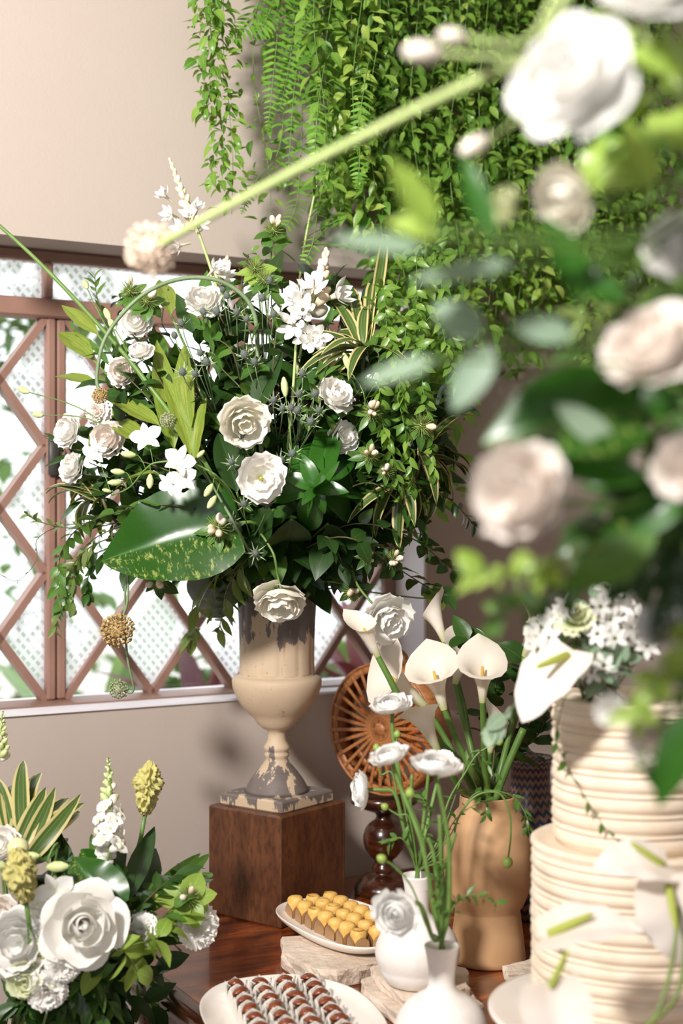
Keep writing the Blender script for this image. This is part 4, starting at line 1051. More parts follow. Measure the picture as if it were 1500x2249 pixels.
def garden_plant(name, lab, cat, px, Y, H, L, n, ls, e0, e1, grp=None):
    b = gp(px, Y); o = thing(name, lab, cat, b, grp); c = b + V((0, 0, H)); wpart('trunk', g_tube([b, b.lerp(c, .5) + V((.02, 0, 0)), c], .045, .03, 8), M_stemd, o)
    a = rnd.uniform(0, 6)
    for q in range(n):
        a += 2.4; e = e0 + (e1 - e0) * q / (n - 1); d = V((sin(e) * cos(a), sin(e) * sin(a), cos(e))); part('leaf', LS[ls][q % 3], o, orient(c, d, V((0, 0, 1)), L * rnd.uniform(.8, 1.1)))
garden_plant('banana_plant', 'broad leaved green plant outside behind the left part of the bouquet', 'plant', 235, 3.9, .75, .75, 9, 'banana', .15, 1.25)
garden_plant('banana_plant', 'pale green broad leaved plant outside low behind the window corner', 'plant', 190, 3.5, .55, .6, 8, 'banana', .2, 1.3)
garden_plant('cordyline', 'dark red cordyline outside, left of the urn', 'plant', 445, 3.75, .85, .42, 22, 'red', .1, 1.5, 'red cordylines in the garden')
garden_plant('cordyline', 'dark red cordyline outside, right of the urn', 'plant', 800, 4.1, .95, .45, 24, 'red', .1, 1.6, 'red cordylines in the garden')
def shrub(lab, px, Y, z, rx, rz, n, seed, name='garden_shrub', trunk=True, cat='shrub', ls=.11):
    r = random.Random(seed); b = gp(px, Y); c = V((b.x, b.y, z)); o = thing(name, lab, cat, b); wpart('stem', g_tube([b, b.lerp(c, .5) + V((.03, 0, 0)), c], .04 if not trunk else .06, .02, 7), M_wood, o); g = Mesh(); lf = g_leaf(L=1, W=.5, nl=3, nc=1, bend=.4)
    for q in range(n):
        d = V((r.gauss(0, 1), r.gauss(0, 1), r.gauss(0, 1))).normalized() * r.uniform(.4, 1) ** .5; p = c + V((d.x * rx, d.y * rx, d.z * rz))
        g.addm(lf, orient(p, V((r.gauss(0, 1), r.gauss(0, 1), r.gauss(0, .6) - .3)), V((0, 0, 1)), ls * r.uniform(.7, 1.3)))
    wpart('foliage', g, ML['hedge'], o, kind='stuff')
shrub('dark green shrub outside behind the urn foot', 560, 4.3, .72, .45, .42, 1100, 1, trunk=False)
shrub('green shrub outside at the lower left of the window', 20, 3.9, .62, .42, .36, 900, 2, trunk=False)
shrub('dark shrub outside behind the bamboo basket', 890, 4.9, .75, .5, .4, 900, 3, trunk=False)
shrub('leafy tree outside at the upper left of the window', -60, 5.2, 2.35, .55, .5, 420, 4, 'garden_tree', True, 'tree', .16)
shrub('distant tree outside between the window bars', 40, 7.5, 1.0, .5, .9, 350, 5, 'garden_tree', True, 'tree', .16)

# ------------------------------------------------------------------ hanging greenery in front of the wall
rail_z = 2.60; ra = wall_s(395, 100)[0]; rb = wall_s(1700, 100)[0]
hr = thing('hanging_rail', 'thin dark rail above the picture from which the greenery hangs', 'rail', WP(ra, rail_z, .22))
wpart('rod', g_tube([WP(ra, rail_z, .20), WP((ra + rb) / 2, rail_z, .20), WP(rb, rail_z, .20)], .008, .008, 8), simple('rail_iron', (.06, .055, .05), .5), hr)
for f in (.03, .35, .68, .98):
    s = ra + (rb - ra) * f; wpart('bracket', g_tube([WP(s, rail_z, -.001), WP(s, rail_z, .1), WP(s, rail_z, .2)], .006, .006, 6), simple_cache('rail_iron2', '#3a3632', '#302c28'), hr)
def vine(lab, px, py1, dist, n, size, single, grp, kind='smilax', sway=14, top=-150, dx=0, sparse=1.):
    Yw = lambda x: wallY(x) - dist
    ny = max(3, int((py1 - top) / 110)); pts = []; ph = rnd.uniform(0, 6)
    for q in range(ny + 1):
        f = q / ny; x = px + dx * f + sway * sin(ph + q * 1.1) * min(1, f * 4); y = top + (py1 - top) * f; pts.append(P(x, y, Yw(x) + .02 * sin(ph * 2 + q * .9)))
    t0 = pts[0].copy(); s0 = (t0 - W0).dot(U); pts.insert(0, WP(s0, rail_z - .004, .2))
    pts = spline(pts, 5); o = thing('hanging_vine', lab, 'vine', pts[0], grp); wpart('stem', g_tube(pts, .0009, .0007, 4), M_stem, o); ms = LS[kind]; g = Mesh(); lf = g_leaf(L=1, W=.46, a=.75, nl=4, nc=1, bend=.6, fold=.4)
    a = rnd.uniform(0, 6); m = len(pts) - 1
    for q in range(n):
        f = .03 + .97 * (q + rnd.uniform(-.3, .3)) / n; f = max(.01, min(.999, f)); x = f * m; i = min(int(x), m - 1); p = pts[i].lerp(pts[i + 1], x - i); t = (pts[i + 1] - pts[i]).normalized()
        a += 2.4 + rnd.uniform(-.5, .5); d = outperp(t, a); pp = p + d * rnd.uniform(.004, .03) * sparse; dd = d * rnd.uniform(.3, 1.) + V((rnd.uniform(-.4, .4), -rnd.uniform(0, .6), rnd.uniform(-1.0, .25)))
        M = orient(pp, dd, V((rnd.uniform(-.5, .5), -.6, .7)), size * rnd.uniform(.65, 1.25))
        if single: part('leaf', ms[rnd.randrange(3)], o, M)
        else: g.addm(lf, M)
    if not single: wpart('foliage', g, ML[kind], o, kind='stuff')
# left fringe: single strands that can be told apart
vine('leafy vine strand hanging at the left edge of the greenery', 475, 415, .24, 190, .028, True, 'hanging vine strands', sway=16)
vine('second vine strand at the left edge of the greenery', 452, 250, .26, 100, .030, True, 'hanging vine strands', sway=12)
vine('thin vine strand trailing down to the tuberose tip', 500, 470, .22, 90, .026, True, 'hanging vine strands', sway=12)
vine('sparse vine strand hanging between the fern fronds and the bouquet', 575, 640, .2, 60, .027, True, 'hanging vine strands', sway=20)
vine('sparse vine strand beside the fern fronds', 620, 420, .17, 56, .028, True, 'hanging vine strands', sway=16)
lab_f = 'glossy front vine strand of the hanging curtain, %s from the ferns'
ORDV = ['first', 'second', 'third', 'fourth', 'fifth', 'sixth', 'seventh', 'eighth', 'ninth', 'tenth', 'eleventh', 'twelfth', 'thirteenth', 'fourteenth', 'fifteenth', 'sixteenth', 'seventeenth', 'eighteenth']
ends = {702: 400, 728: 450, 755: 450, 785: 520, 820: 760, 855: 900, 890: 1040, 925: 1120, 960: 1170, 995: 1100, 1030: 900, 1065: 760, 1100: 720, 1140: 700, 1185: 640, 1230: 600, 1280: 760, 1340: 520}
for kv, (x, ye) in enumerate(ends.items()):
    vine(lab_f % ORDV[kv], x + rnd.uniform(-8, 8), ye + rnd.uniform(-40, 40), .30 + rnd.uniform(-.04, .06), int(58 + (ye + 150) * .075), .033, True, 'curtain of hanging vines', 'smilax' if rnd.random() < .78 else 'smilax_pale', 16)
lab_b = 'shaded vine strand deep inside the hanging curtain'
for x in range(725, 1480, 32):
    for d in (.12, .21):
        ye = min(1120, 420 + max(0, 1 - abs(x - 940) / 130) * 650 + rnd.uniform(-60, 80)) if x < 1080 else 700 + rnd.uniform(-120, 160)
        vine(lab_b, x + rnd.uniform(-10, 10), ye, d + rnd.uniform(-.03, .03), int(90 + (ye + 150) * .13), .033, False, 'inner vines of the curtain', 'smilax', 14, sparse=1.2)
# ferns
FRT = sorted([500, 560, 588, 612, 640, 632, 690, 780, 785, 530, 590, 655])
for k, (x0, y0, x1, y1, x2, y2, n, L) in enumerate([(600, -120, 555, 40, 500, 88, 22, .045), (640, -120, 590, 30, 560, 85, 22, .045), (625, -90, 605, 120, 588, 285, 34, .038), (650, -90, 640, 110, 612, 250, 34, .038), (665, -90, 668, 80, 640, 270, 32, .036), (690, -60, 650, 160, 632, 400, 34, .034), (735, 60, 700, 220, 690, 380, 30, .036), (830, 60, 800, 190, 780, 330, 30, .036), (790, 250, 790, 340, 785, 420, 22, .034), (620, 330, 560, 400, 530, 470, 20, .026), (660, 390, 640, 480, 590, 520, 20, .028), (700, 400, 690, 520, 655, 600, 22, .030)]):
    Y0 = wallY(x0) - .2; top = WP((P(x0, y0, Y0) - W0).dot(U), rail_z - .004, .2)
    df = .24 if x0 < 700 else .42
    pts = [top, P(x0, y0 if y0 < 0 else y0 - 40, Y0), P(x1, y1, wallY(x1) - df), P(x2, y2, wallY(x2) - df + .02)]
    frond('fern_frond', 'fern frond hanging among the vines, its tip %s from the left' % ORDV[FRT.index(x2)], pts, int(n * 1.15), L * 1.15, 'hanging fern fronds')
# pale grass stalk rising in front of the wall above the bouquet is part of the bouquet below

# ------------------------------------------------------------------ the urn bouquet
def BD(px, py, off=0.):
    rx = (px - 610) / 520; ry = (py - 930) / 430; q = max(0, 1 - rx * rx - ry * ry); return min(2.62 - .30 * math.sqrt(q) - off, wallY(px) - .13)
def BP(px, py, off=0.): return P(px, py, BD(px, py, off))
def UBs():
    a = rnd.uniform(0, 6.28); r = URNR * math.sqrt(rnd.random()) * .85; return URN + V((r * cos(a), r * sin(a), -.05))
def via(b, h): return [b, URN + (b - URN) * .9 + V((0, 0, .04)), (b.lerp(h, .5) + V((0, 0, .05)))]
# inner foliage
FIL = 'dark leafy stem packed inside the urn bouquet'
for k in range(120):
    a = rnd.uniform(0, 2 * pi); r = math.sqrt(rnd.uniform(.03, 1.)); px = 600 + 410 * r * cos(a); py = 935 + 320 * r * sin(a)
    if py < 700 and rnd.random() < .5: continue
    if py > 1230: continue
    h = P(px, py, BD(px, py) + rnd.uniform(.03, .10)); b = UBs(); c = ['dark', 'deep', 'deep', 'mid', 'ivy'][k % 5] if px > 320 else ['dark', 'mid', 'olive'][k % 3]
    leafy('leafy_stem', FIL, 'foliage', via(b, h) + [h], c, 11, .10, 'dark filler foliage in the bouquet', 1.0, .002, M_stemd, .35, .75, 'spiral', .3, .7)
for k in range(20):        # skirt of leaves over the rim
    px = 470 + 310 * k / 19; py = 1190 + 60 * abs(sin(k * 1.7)); h = P(px, py, 2.5 + .1 * abs(k - 9.5) / 9.5); b = UBs()
    leafy('leafy_stem', 'dark leafy stem spilling over the urn rim', 'foliage', [b, URN + V((0, -.02, .06)), h.lerp(URN, .4) + V((0, 0, .07)), h], ['deep', 'dark'][k % 2], 8, .08, 'dark foliage around the urn rim', 1.0, .002, M_stemd, .35, .8, 'spiral')
for k, (px, py) in enumerate([(160, 1000), (190, 1050), (230, 1010), (250, 1060), (300, 1000), (330, 1080), (200, 960), (260, 930), (280, 880), (330, 900), (240, 840), (300, 830), (180, 1100), (220, 1130), (360, 960), (420, 900), (300, 1240), (350, 1230), (260, 1220)]):
    h = P(px, py, BD(px, py) + .02); b = UBs()
    leafy('leafy_stem', 'dark leafy stem in the left half of the urn bouquet', 'foliage', via(b, h) + [h], ['dark', 'deep', 'ivy'][k % 3], 12, .08, 'dark foliage at the left of the bouquet', 1.0, .002, M_stemd, .4, .75, 'spiral', .3, .7)
# big leaves
def BL(lab, root, tip, up, ls, k, wid, o1=0., o2=0., name='strap_leaf', grp=None):
    r = BP(*root, o1); t = BP(*tip, o2); L = (t - r).length; b = UBs(); m = LS[ls][k] if isinstance(ls, str) else ls
    return bigleaf(name, lab, 'leaf', b, r, t, V((up[0], -up[1], up[2])), m, L * wid, grp, .0022, M_stem, [b.lerp(r, .4) + V((0, 0, .05))])
G = 'yellowing strap leaves'
BL('yellow-green strap leaf standing left of centre, widest of its group', (382, 985), (345, 735), (.2, 1, .2), 'asp', 0, 1.0, .02, .0, grp=G)
BL('upright strap leaf with yellow stripe beside the grey thistles', (420, 940), (382, 738), (-.4, 1, .1), 'asp', 1, .95, .03, .01, grp=G)
BL('narrow yellow striped strap leaf in the middle of the strap leaves', (418, 1000), (375, 795), (.6, 1, .1), 'asp', 2, .8, .04, .03, grp=G)
BL('short yellow striped strap leaf right of the strap leaves', (428, 1010), (432, 865), (-.7, 1, .2), 'asp', 1, 1.2, .04, .03, grp=G)
BL('pale yellow-green strap leaf pointing left above the orchids', (350, 935), (222, 852), (.3, 1, .6), 'asp', 0, 1.1, .03, .0, grp=G)
BL('green folded strap leaf below the pale left-pointing leaf', (310, 975), (238, 885), (.5, 1, .1), 'asp', 2, 1.3, .03, .01, grp=G)
BL('thin strap leaf reaching left across the window stile', (215, 848), (112, 803), (.2, 1, .8), 'asp', 1, .8, .0, .0, grp=G)
BL('pointed strap leaf at the upper left over the window rail', (215, 735), (132, 660), (.2, 1, .4), 'asp', 0, 1.2, .0, .0, grp=G)
BL('pointed strap leaf just below the upper left one', (205, 790), (120, 700), (.3, 1, .3), 'asp', 1, 1.2, .0, .0, grp=G)
BL('yellow leaf curled over the top of the large splashed leaf', (345, 1040), (240, 1035), (.1, .4, 1), 'asp', 2, 1.0, .06, .05, grp=G)
BL('strap leaf rising behind the arched stem', (375, 690), (350, 600), (.2, 1, .2), 'asp', 0, 1.4, .0, .0, grp=G)
D = 'broad dark leaves in the bouquet'
BL('broad dark leaf standing right of the arched stem', (545, 930), (612, 760), (-.5, 1, .2), 'deepstrap', 0, 1.1, .02, .0, grp=D)
BL('broad dark leaf below the greenish white lisianthus', (520, 1080), (490, 930), (.3, 1, .2), 'deepstrap', 1, 1.5, .05, .02, grp=D)
BL('broad dark leaf hanging over the urn rim, right of the drooping flower', (640, 1140), (628, 1285), (.2, 1, .1), 'deepstrap', 2, 1.6, .03, .02, grp=D)
BL('large dark leaf drooping below the splashed leaf', (500, 1230), (420, 1385), (.2, 1, .3), 'deepstrap', 0, 1.4, .0, .0, grp=D)
BL('dark leaf hanging below the rosette', (720, 1150), (760, 1260), (0, 1, .2), 'deepstrap', 1, 1.4, .0, .0, grp=D)
BL('dark leaf behind the rosette at the left', (600, 1120), (500, 1230), (0, 1, .4), 'deepstrap', 2, 1.4, .0, .0, grp=D)
# large splashed leaf
r_, t_ = P(525, 1148, 2.36), P(206, 1212, 2.32)
bigleaf('splashed_leaf', 'large green leaf splashed with yellow drooping over the left of the urn', 'leaf', UBs(), r_, t_, V((.1, -1.0, .35)), POTHOS[0], (t_ - r_).length * .98, None, .003, M_stem)
# dark green rosette
rc = BP(693, 1072, .06); ro = thing('green_rosette', 'glossy green rosette plant at the front of the bouquet', 'plant', UBs())
wpart('stem', g_tube(stem_path(WM[ro.name].translation, rc + V((0, .03, 0)), V((0, -1, .1))), .005, .005, 7), M_stemd, ro)
for tx, ty, off, w in [(572, 1080, .05, 1), (618, 1150, .03, 1), (665, 1190, .06, 1.2), (705, 1215, .0, 1), (760, 1128, .07, 1.1), (815, 1138, .02, 1), (862, 1052, .0, .8), (785, 975, .0, 1), (735, 905, -.02, 1), (650, 925, -.02, 1.1), (625, 965, .0, 1), (632, 1038, .09, 1.5), (672, 1010, .10, 1.4), (735, 1020, .11, 1.3), (742, 1068, .13, 1.6), (712, 1115, .12, 1.4), (668, 1100, .13, 1.4), (700, 1045, .15, 1.5), (720, 1170, .04, 1.)]:
    t_ = P(tx, ty, BD(tx, ty) - off + .03); d = t_ - rc; Lr = d.length * 1.12; part('leaf', LS['rosette'][rnd.randrange(3)], ro, orient(rc, d, V((0, -1, .35)), (Lr * w * 1.1, Lr, Lr * w)))
# cream edged dracaena tufts
def tuft(lab, c, tips, base=None, grp='cream edged dracaena tufts', w=1.):
    c = BP(*c); b = UBs(); o = thing('variegated_dracaena', lab, 'plant', b, grp); wpart('stem', g_tube(stem_path(b, c, V((0, -.3, 1))), .003, .003, 6), M_stemd, o)
    for tx, ty, off in tips:
        t_ = BP(tx, ty, off); d = t_ - c; L = d.length * 1.22; ww = .125 * w; part('leaf', LS['vari'][rnd.choice((1, 1, 2))], o, orient(c + V((rnd.uniform(-.008, .008), 0, rnd.uniform(-.01, .01))), d + V((0, 0, .45 * L)), V((0, -.55, 1)) + V((rnd.uniform(-.3, .3), 0, 0)), (ww, L, ww)))
tuft('cream edged dracaena arching right of the tuberose', (800, 770), [(700, 690, .0), (690, 720, .03), (735, 640, .0), (760, 600, -.02), (800, 545, -.02), (825, 580, .0), (722, 745, .05), (715, 800, .05), (730, 850, .05), (760, 830, .06), (850, 620, .0), (880, 560, 0), (860, 690, .03), (780, 660, .04), (810, 640, .05), (745, 770, .06), (850, 760, .06), (700, 830, .03)])
tuft('cream edged dracaena fanning out at the left edge', (225, 1095), [(95, 1070, .0), (85, 1085, .02), (105, 1130, .03), (118, 1150, .02), (140, 1185, .03), (165, 1170, .05), (110, 1015, .0), (140, 1010, .0), (95, 1110, .04), (185, 1130, .06), (150, 1060, .04), (205, 1175, .02)], w=.9)
tuft('cream edged dracaena fanning out at the right edge', (925, 1000), [(1020, 940, .0), (1040, 985, .02), (1042, 1030, .0), (1038, 1060, .03), (1000, 1075, .05), (1005, 1105, .02), (975, 1130, .05), (1015, 1140, .0), (985, 1170, .0), (1030, 905, -.02), (955, 1080, .07), (1045, 1090, .0), (940, 900, -.02), (990, 870, -.02)])
tuft('cream edged dracaena hanging at the lower right', (880, 1060), [(865, 1180, .0), (905, 1190, .0), (840, 1170, .04), (930, 1150, .02), (960, 1180, .0), (800, 1140, .05), (890, 1120, .06), (945, 1115, .04)])
# white flowers
WF = 'white lisianthus in the urn bouquet'
def WFl(lab, px, py, size, face, kind='lisi', mat='white', off=.03, squash=1., path=None, name='lisianthus'):
    Y = BD(px, py, off); c = P(px, py, Y); R = size / 2 * Y / FPX / 1.0; b = UBs()
    return flower(name, lab, 'flower', kind, c, cv(face), R, b, mat, WF, .0019, None, squash, .45, path)
WFl('white lisianthus with a pale green heart left of the bouquet centre', 532, 922, 112, (.25, .8, -.35), 'lisi', 'cream', .05)
WFl('open white lisianthus with a dark yellow eye at the bouquet centre', 572, 1050, 106, (.12, 1, -.05), 'lisiopen', 'white', .08)
WFl('white lisianthus facing right above the green rosette', 733, 874, 82, (.45, .7, .55), 'lisi', 'white', .04)
h = P(617, 1290, 2.36); b_ = UBs(); WFd = flower('lisianthus', 'white lisianthus drooping in front of the urn neck', 'flower', 'lisi', P(617, 1308, 2.36), cv((.0, .62, -.75)), 56 * 2.36 / FPX, b_, 'cream', WF, .002, None, 1., .4, [P(575, 1180, 2.40), P(600, 1215, 2.36), P(610, 1265, 2.37)])
flower('lisianthus', 'white lisianthus hanging at the right, beside the calla lilies', 'flower', 'lisi', P(847, 1354, 2.37), cv((.35, .8, -.35)), 54 * 2.37 / FPX, UBs(), 'white', WF, .002, None, 1., .4, [P(745, 1215, 2.48), P(785, 1285, 2.42), P(815, 1322, 2.40)])
WFl('small white rose bud on the left, against the strap leaves', 311, 778, 56, (-.25, .6, .7), 'rose', 'white', .03)
WFl('white lisianthus partly hidden behind the arched stem', 300, 712, 78, (-.1, .9, .3), 'lisi', 'white', .0)
WFl('white lisianthus at the far left edge', 157, 948, 74, (-.7, .7, .1), 'lisi', 'white', .0)
WFl('white lisianthus behind the grey thistles at the top', 447, 668, 80, (.0, .8, .6), 'lisi', 'white', .0)
WFl('white flower half hidden below the left orchids', 240, 965, 78, (-.3, .9, .1), 'lisi', 'blush', .01)
WFl('shaded white flower behind the rosette', 752, 962, 70, (.4, .8, .1), 'lisi', 'white', -.04)
WFl('faded pinkish flower between the strap leaves', 270, 820, 64, (-.2, .9, .2), 'lisi', 'blush', .0)
WFl('faded cream flower at the left under the pale buds', 218, 905, 60, (-.3, .9, .1), 'carn', 'blush', .0)
WFl('white blossom at the left above the dracaena', 165, 1030, 66, (-.6, .7, .3), 'lisi', 'white', .0)
# tuberoses
def TB_(px, py, off=.02): return BP(px, py, off)
tb = UBs()
tuberose('tall tuberose spike rising to the left above the bouquet', tb, P(478, 640, 2.52), P(374, 352, 2.50), [(P(362, 430, 2.47), cv((-.6, .6, .5)), True), (P(372, 470, 2.46), cv((-.5, .8, .1)), True), (P(432, 458, 2.47), cv((.4, .4, .8)), True), (P(438, 490, 2.46), cv((.8, .6, .0)), False), (P(395, 500, 2.46), cv((-.5, .8, .0)), False), (P(392, 540, 2.46), cv((-.8, .6, -.3)), False), (P(470, 590, 2.50), cv((.6, .6, .5)), True), (P(500, 612, 2.50), cv((.7, .5, -.3)), False), (P(415, 470, 2.5), cv((.0, .9, .4)), True)], 26, .020)
tuberose('tuberose spike right of centre with a cluster of open stars', UBs(), P(655, 800, 2.40), P(716, 556, 2.42), [(P(690, 632, 2.39), cv((-.2, .8, .4)), False), (P(740, 648, 2.40), cv((.8, .5, .3)), True), (P(655, 655, 2.37), cv((-.6, .7, .5)), True), (P(665, 680, 2.35), cv((-.1, 1, .1)), True), (P(645, 715, 2.35), cv((-.3, 1, -.1)), False), (P(690, 745, 2.35), cv((.2, 1, -.1)), True), (P(712, 775, 2.36), cv((.5, .8, -.4)), True), (P(672, 738, 2.36), cv((-.2, .9, .0)), False)], 20, .032)
tuberose('short tuberose spike at the top, behind the arched stem', UBs(), P(470, 690, 2.55), P(497, 572, 2.56), [(P(488, 600, 2.53), cv((.2, .8, .5)), True), (P(455, 640, 2.53), cv((-.4, .8, .3)), False)], 8, .028)
# orchids
orchid('white orchid spray at the left above the large splashed leaf', [BP(520, 1100), BP(430, 1020, .04), BP(350, 1015, .07), BP(320, 1030, .08), BP(285, 1070, .08), BP(245, 1088, .07)], [(BP(322, 962, .07), cv((-.1, .9, .35)), .028, .3), (BP(392, 1012, .09), cv((.2, .95, .2)), .029, -.4), (BP(400, 1050, .09), cv((.1, .9, -.3)), .026, .2), (BP(372, 1060, .09), cv((-.3, .9, -.3)), .022, .8), (BP(208, 992, .04), cv((-.4, .9, .2)), .028, .1)],
       [(BP(300, 1000, .08), cv((-.9, .2, .1)), .026), (BP(275, 1038, .08), cv((-.9, .2, .1)), .024), (BP(268, 1060, .08), cv((-.9, .3, .0)), .024), (BP(330, 1040, .1), cv((.0, .3, -.9)), .026), (BP(245, 1080, .07), cv((-.8, .2, .2)), .016)], UBs())
orchid('orchid buds hanging right of the white orchids', [BP(520, 1120), BP(485, 1060, .06), BP(470, 1050, .08)], [], [(BP(468, 1062, .08), cv((-.5, .3, -.8)), .026), (BP(475, 1088, .08), cv((-.5, .3, -.8)), .026), (BP(432, 1005, .1), cv((.7, .3, .6)), .018)], UBs())
# ball headed stems
G2 = 'ball-headed seed stems'
allium('tan seed ball hanging below the splashed leaf at the left', [P(430, 1190, 2.48), P(310, 1180, 2.46), P(284, 1240, 2.43), P(280, 1320, 2.38), P(262, 1372, 2.35)], .027, UBs(), 0)
allium('small grey seed ball hanging lowest, in front of the window sill', [P(440, 1200, 2.5), P(310, 1200, 2.48), P(276, 1290, 2.42), P(278, 1430, 2.38), P(293, 1515, 2.38), P(268, 1516, 2.38)], .016, UBs(), 1)
allium('pale seed ball in front of the strap leaves', [BP(520, 1160, .08), P(480, 1090, 2.33), P(420, 985, 2.32), P(372, 928, 2.31)], .0125, UBs(), 1)
allium('seed ball at the end of the stem arched over the bouquet', [BP(575, 1000), P(567, 800, 2.36), P(555, 680, 2.35), P(490, 620, 2.34), P(400, 612, 2.33), P(310, 650, 2.32), P(235, 735, 2.32), P(213, 820, 2.32), P(218, 862, 2.32)], .013, UBs(), 0, .0042, None, G2, .0030)
allium('long green stem leaving the picture at the upper left', [BP(470, 1050, .0), P(330, 850, 2.36), P(240, 740, 2.36), P(110, 600, 2.35), P(0, 497, 2.34), P(-95, 420, 2.33)], .03, UBs(), 0, .0045, M_stem, G2, .0028)
# thistles
for lab, hs in [('grey blue thistle spray at the upper middle', [(500, 655), (478, 690), (520, 690), (450, 690), (490, 640), (540, 705)]), ('grey thistle spray beside the upright strap leaves', [(385, 742), (400, 715), (440, 780), (455, 800), (430, 825), (402, 822)]), ('thistle spray above the centre lisianthus', [(540, 785), (560, 800), (600, 882), (620, 900), (650, 905)]), ('green thistle spray left of the white lisianthus on the right', [(665, 825), (655, 870), (690, 870), (640, 900), (680, 930), (700, 905)]), ('thistle spray below the greenish lisianthus', [(510, 1018), (615, 1015), (530, 960), (640, 1000)]), ('thistle spray hanging at the lower left of centre', [(510, 1145), (560, 1215), (585, 1110), (535, 1110)]), ('thistle spray beside the top leaves', [(590, 622), (600, 695), (575, 660)])]:
    thistle(lab, [BP(x, y, .05) for x, y in hs], UBs())
# tufted bracts with buds
for lab, x, y, R, f, ls, nb in [('tufted bract head with a white blossom at the top, above the thistles', 600, 505, .022, (.1, .6, .7), 'round_mid', 3), ('tufted bract head left of the arched stem top', 285, 640, .022, (-.2, .6, .8), 'round_mid', 1), ('tufted bract head under the arched stem', 322, 662, .022, (.0, .8, .6), 'round_mid', 3), ('tufted bract head right of the lisianthus with open white buds', 815, 905, .02, (.2, .9, .3), 'mid', 5), ('tufted bract head at the right among cream edged leaves', 925, 935, .024, (.3, .9, .3), 'mid', 1), ('white budded bract head above the right end of the rosette', 810, 1000, .018, (.1, .9, .3), 'mid', 5),
    ('tufted bract head with pink buds left of the drooping flower', 480, 1160, .026, (-.1, .9, .3), 'mid', 6), ('dark tufted bract head with white buds below the splashed leaf', 345, 1275, .024, (-.1, .9, -.2), 'dark', 4), ('tufted bract head hanging right of the urn rim', 775, 1300, .022, (.0, .9, -.3), 'dark', 4), ('white budded head at the right over the white window reveal', 862, 1228, .02, (.2, .9, .2), 'dark', 5), ('pale budded head below the rosette at the right', 810, 1222, .016, (.2, .9, .1), 'dark', 5), ('budded head at the right tip of the rosette', 848, 1035, .015, (.2, .9, .1), 'mid', 4), ('light green bract head left of the grass stalk', 580, 615, .02, (.0, .7, .6), 'round_mid', 0), ('light green bract head over the window rail', 560, 590, .02, (-.1, .7, .6), 'round', 0), ('green bract cluster at the right end over the calla lilies', 962, 1305, .017, (.0, .9, .4), 'round', 0)]:
    bract(lab, BP(x, y, .05), cv(f), R, UBs(), ls, nb, 7)
# side stems whose leaves can be told apart
def side(lab, pts, ls, n, size, off=.0, grp='leafy side stems', mode='alt', ang=.9, smat=None, r=.0018, taper=.6):
    pp = [BP(x, y, off) for x, y in pts]; b = UBs(); leafy('leafy_stem', lab, 'foliage', [b, b.lerp(pp[0], .5) + V((0, 0, .04))] + pp, ls, n, size, grp, ang, r, smat or M_stemd, .42, taper, mode)
side('stem of small pointed leaves rising at the upper left', [(330, 860), (250, 740), (215, 660), (208, 605)], 'small', 26, .042)
side('leafy stem leaning left over the window stile', [(330, 880), (230, 790), (160, 725)], 'small', 22, .045)
side('leafy stem at the upper left between buds and arched stem', [(360, 850), (290, 720), (262, 650)], 'dark', 20, .05)
side('pointed leaf stem low at the left in front of the stile', [(400, 1050), (260, 1000), (150, 985), (120, 965)], 'dark', 22, .05)
side('dark pointed leaf stem left of the splashed leaf', [(400, 1080), (250, 1050), (160, 1040)], 'deep', 22, .045)
side('stem of oval leaves drooping at the lower left across the stile', [(400, 1150), (220, 1190), (150, 1260), (120, 1380)], 'olive', 26, .05, .03)
side('vine of small leaves at the left of the window', [(400, 1120), (200, 1160), (100, 1150), (60, 1130)], 'olive', 20, .034, .02)
side('vine of round leaves hanging left in front of the lattice', [(380, 1180), (200, 1220), (150, 1300), (130, 1345)], 'round_mid', 20, .036, .04)
side('oval leaved stem left of the splashed leaf, reaching the stile', [(400, 1120), (230, 1170), (170, 1230), (160, 1330)], 'olive', 24, .05, .02)
side('round leaved vine between the dracaena and the hanging vine', [(390, 1110), (210, 1140), (140, 1200), (125, 1290)], 'round_mid', 24, .042, .03)
side('dark oval leaf stem below the left dracaena', [(390, 1130), (260, 1190), (200, 1250), (190, 1310)], 'dark', 20, .05, .02)
side('curling tendril with tiny leaves at the left edge', [(380, 1160), (170, 1150), (85, 1180), (80, 1230), (40, 1275), (0, 1262)], 'small', 9, .016, .02, r=.001)
side('oval leaved stem hanging beside the left of the urn neck', [(540, 1230), (500, 1290), (490, 1340), (480, 1385)], 'olive', 22, .064, .03, ang=1.1)
side('oval leaved stem hanging left of the urn over the lattice', [(520, 1220), (450, 1300), (430, 1370), (420, 1400)], 'olive', 20, .066, .03, ang=1.0)
side('upright green leaf stem behind the top tuft', [(600, 800), (620, 640), (600, 540), (610, 500)], 'round_mid', 20, .045)
side('leafy stem at the top between tuberose and arch', [(560, 800), (530, 640), (545, 560)], 'round_mid', 18, .042)
side('leaf stem below the top of the arch', [(520, 800), (470, 740), (440, 720)], 'round_mid', 14, .05, .02)
side('pea-green leaf stem behind the thistles', [(560, 900), (480, 800), (455, 735)], 'mid', 14, .06, .03)
side('leaf stem right of centre above the lisianthus', [(680, 900), (720, 820), (800, 840)], 'mid', 16, .05, .03)
side('round leaved stem at the right below the grass', [(760, 900), (830, 800), (820, 760)], 'round_mid', 14, .05, .02)
side('dark leaf stem at the right under the curtain', [(800, 1050), (960, 1080), (1040, 1150)], 'dark', 22, .05)
side('dark leaf stem reaching right over the wall', [(780, 1150), (900, 1180), (980, 1240), (1020, 1270)], 'ivy', 18, .05, .02)
side('dark ivy stem hanging over the calla lilies', [(760, 1180), (860, 1240), (940, 1290), (985, 1310)], 'ivy', 18, .052, .06)
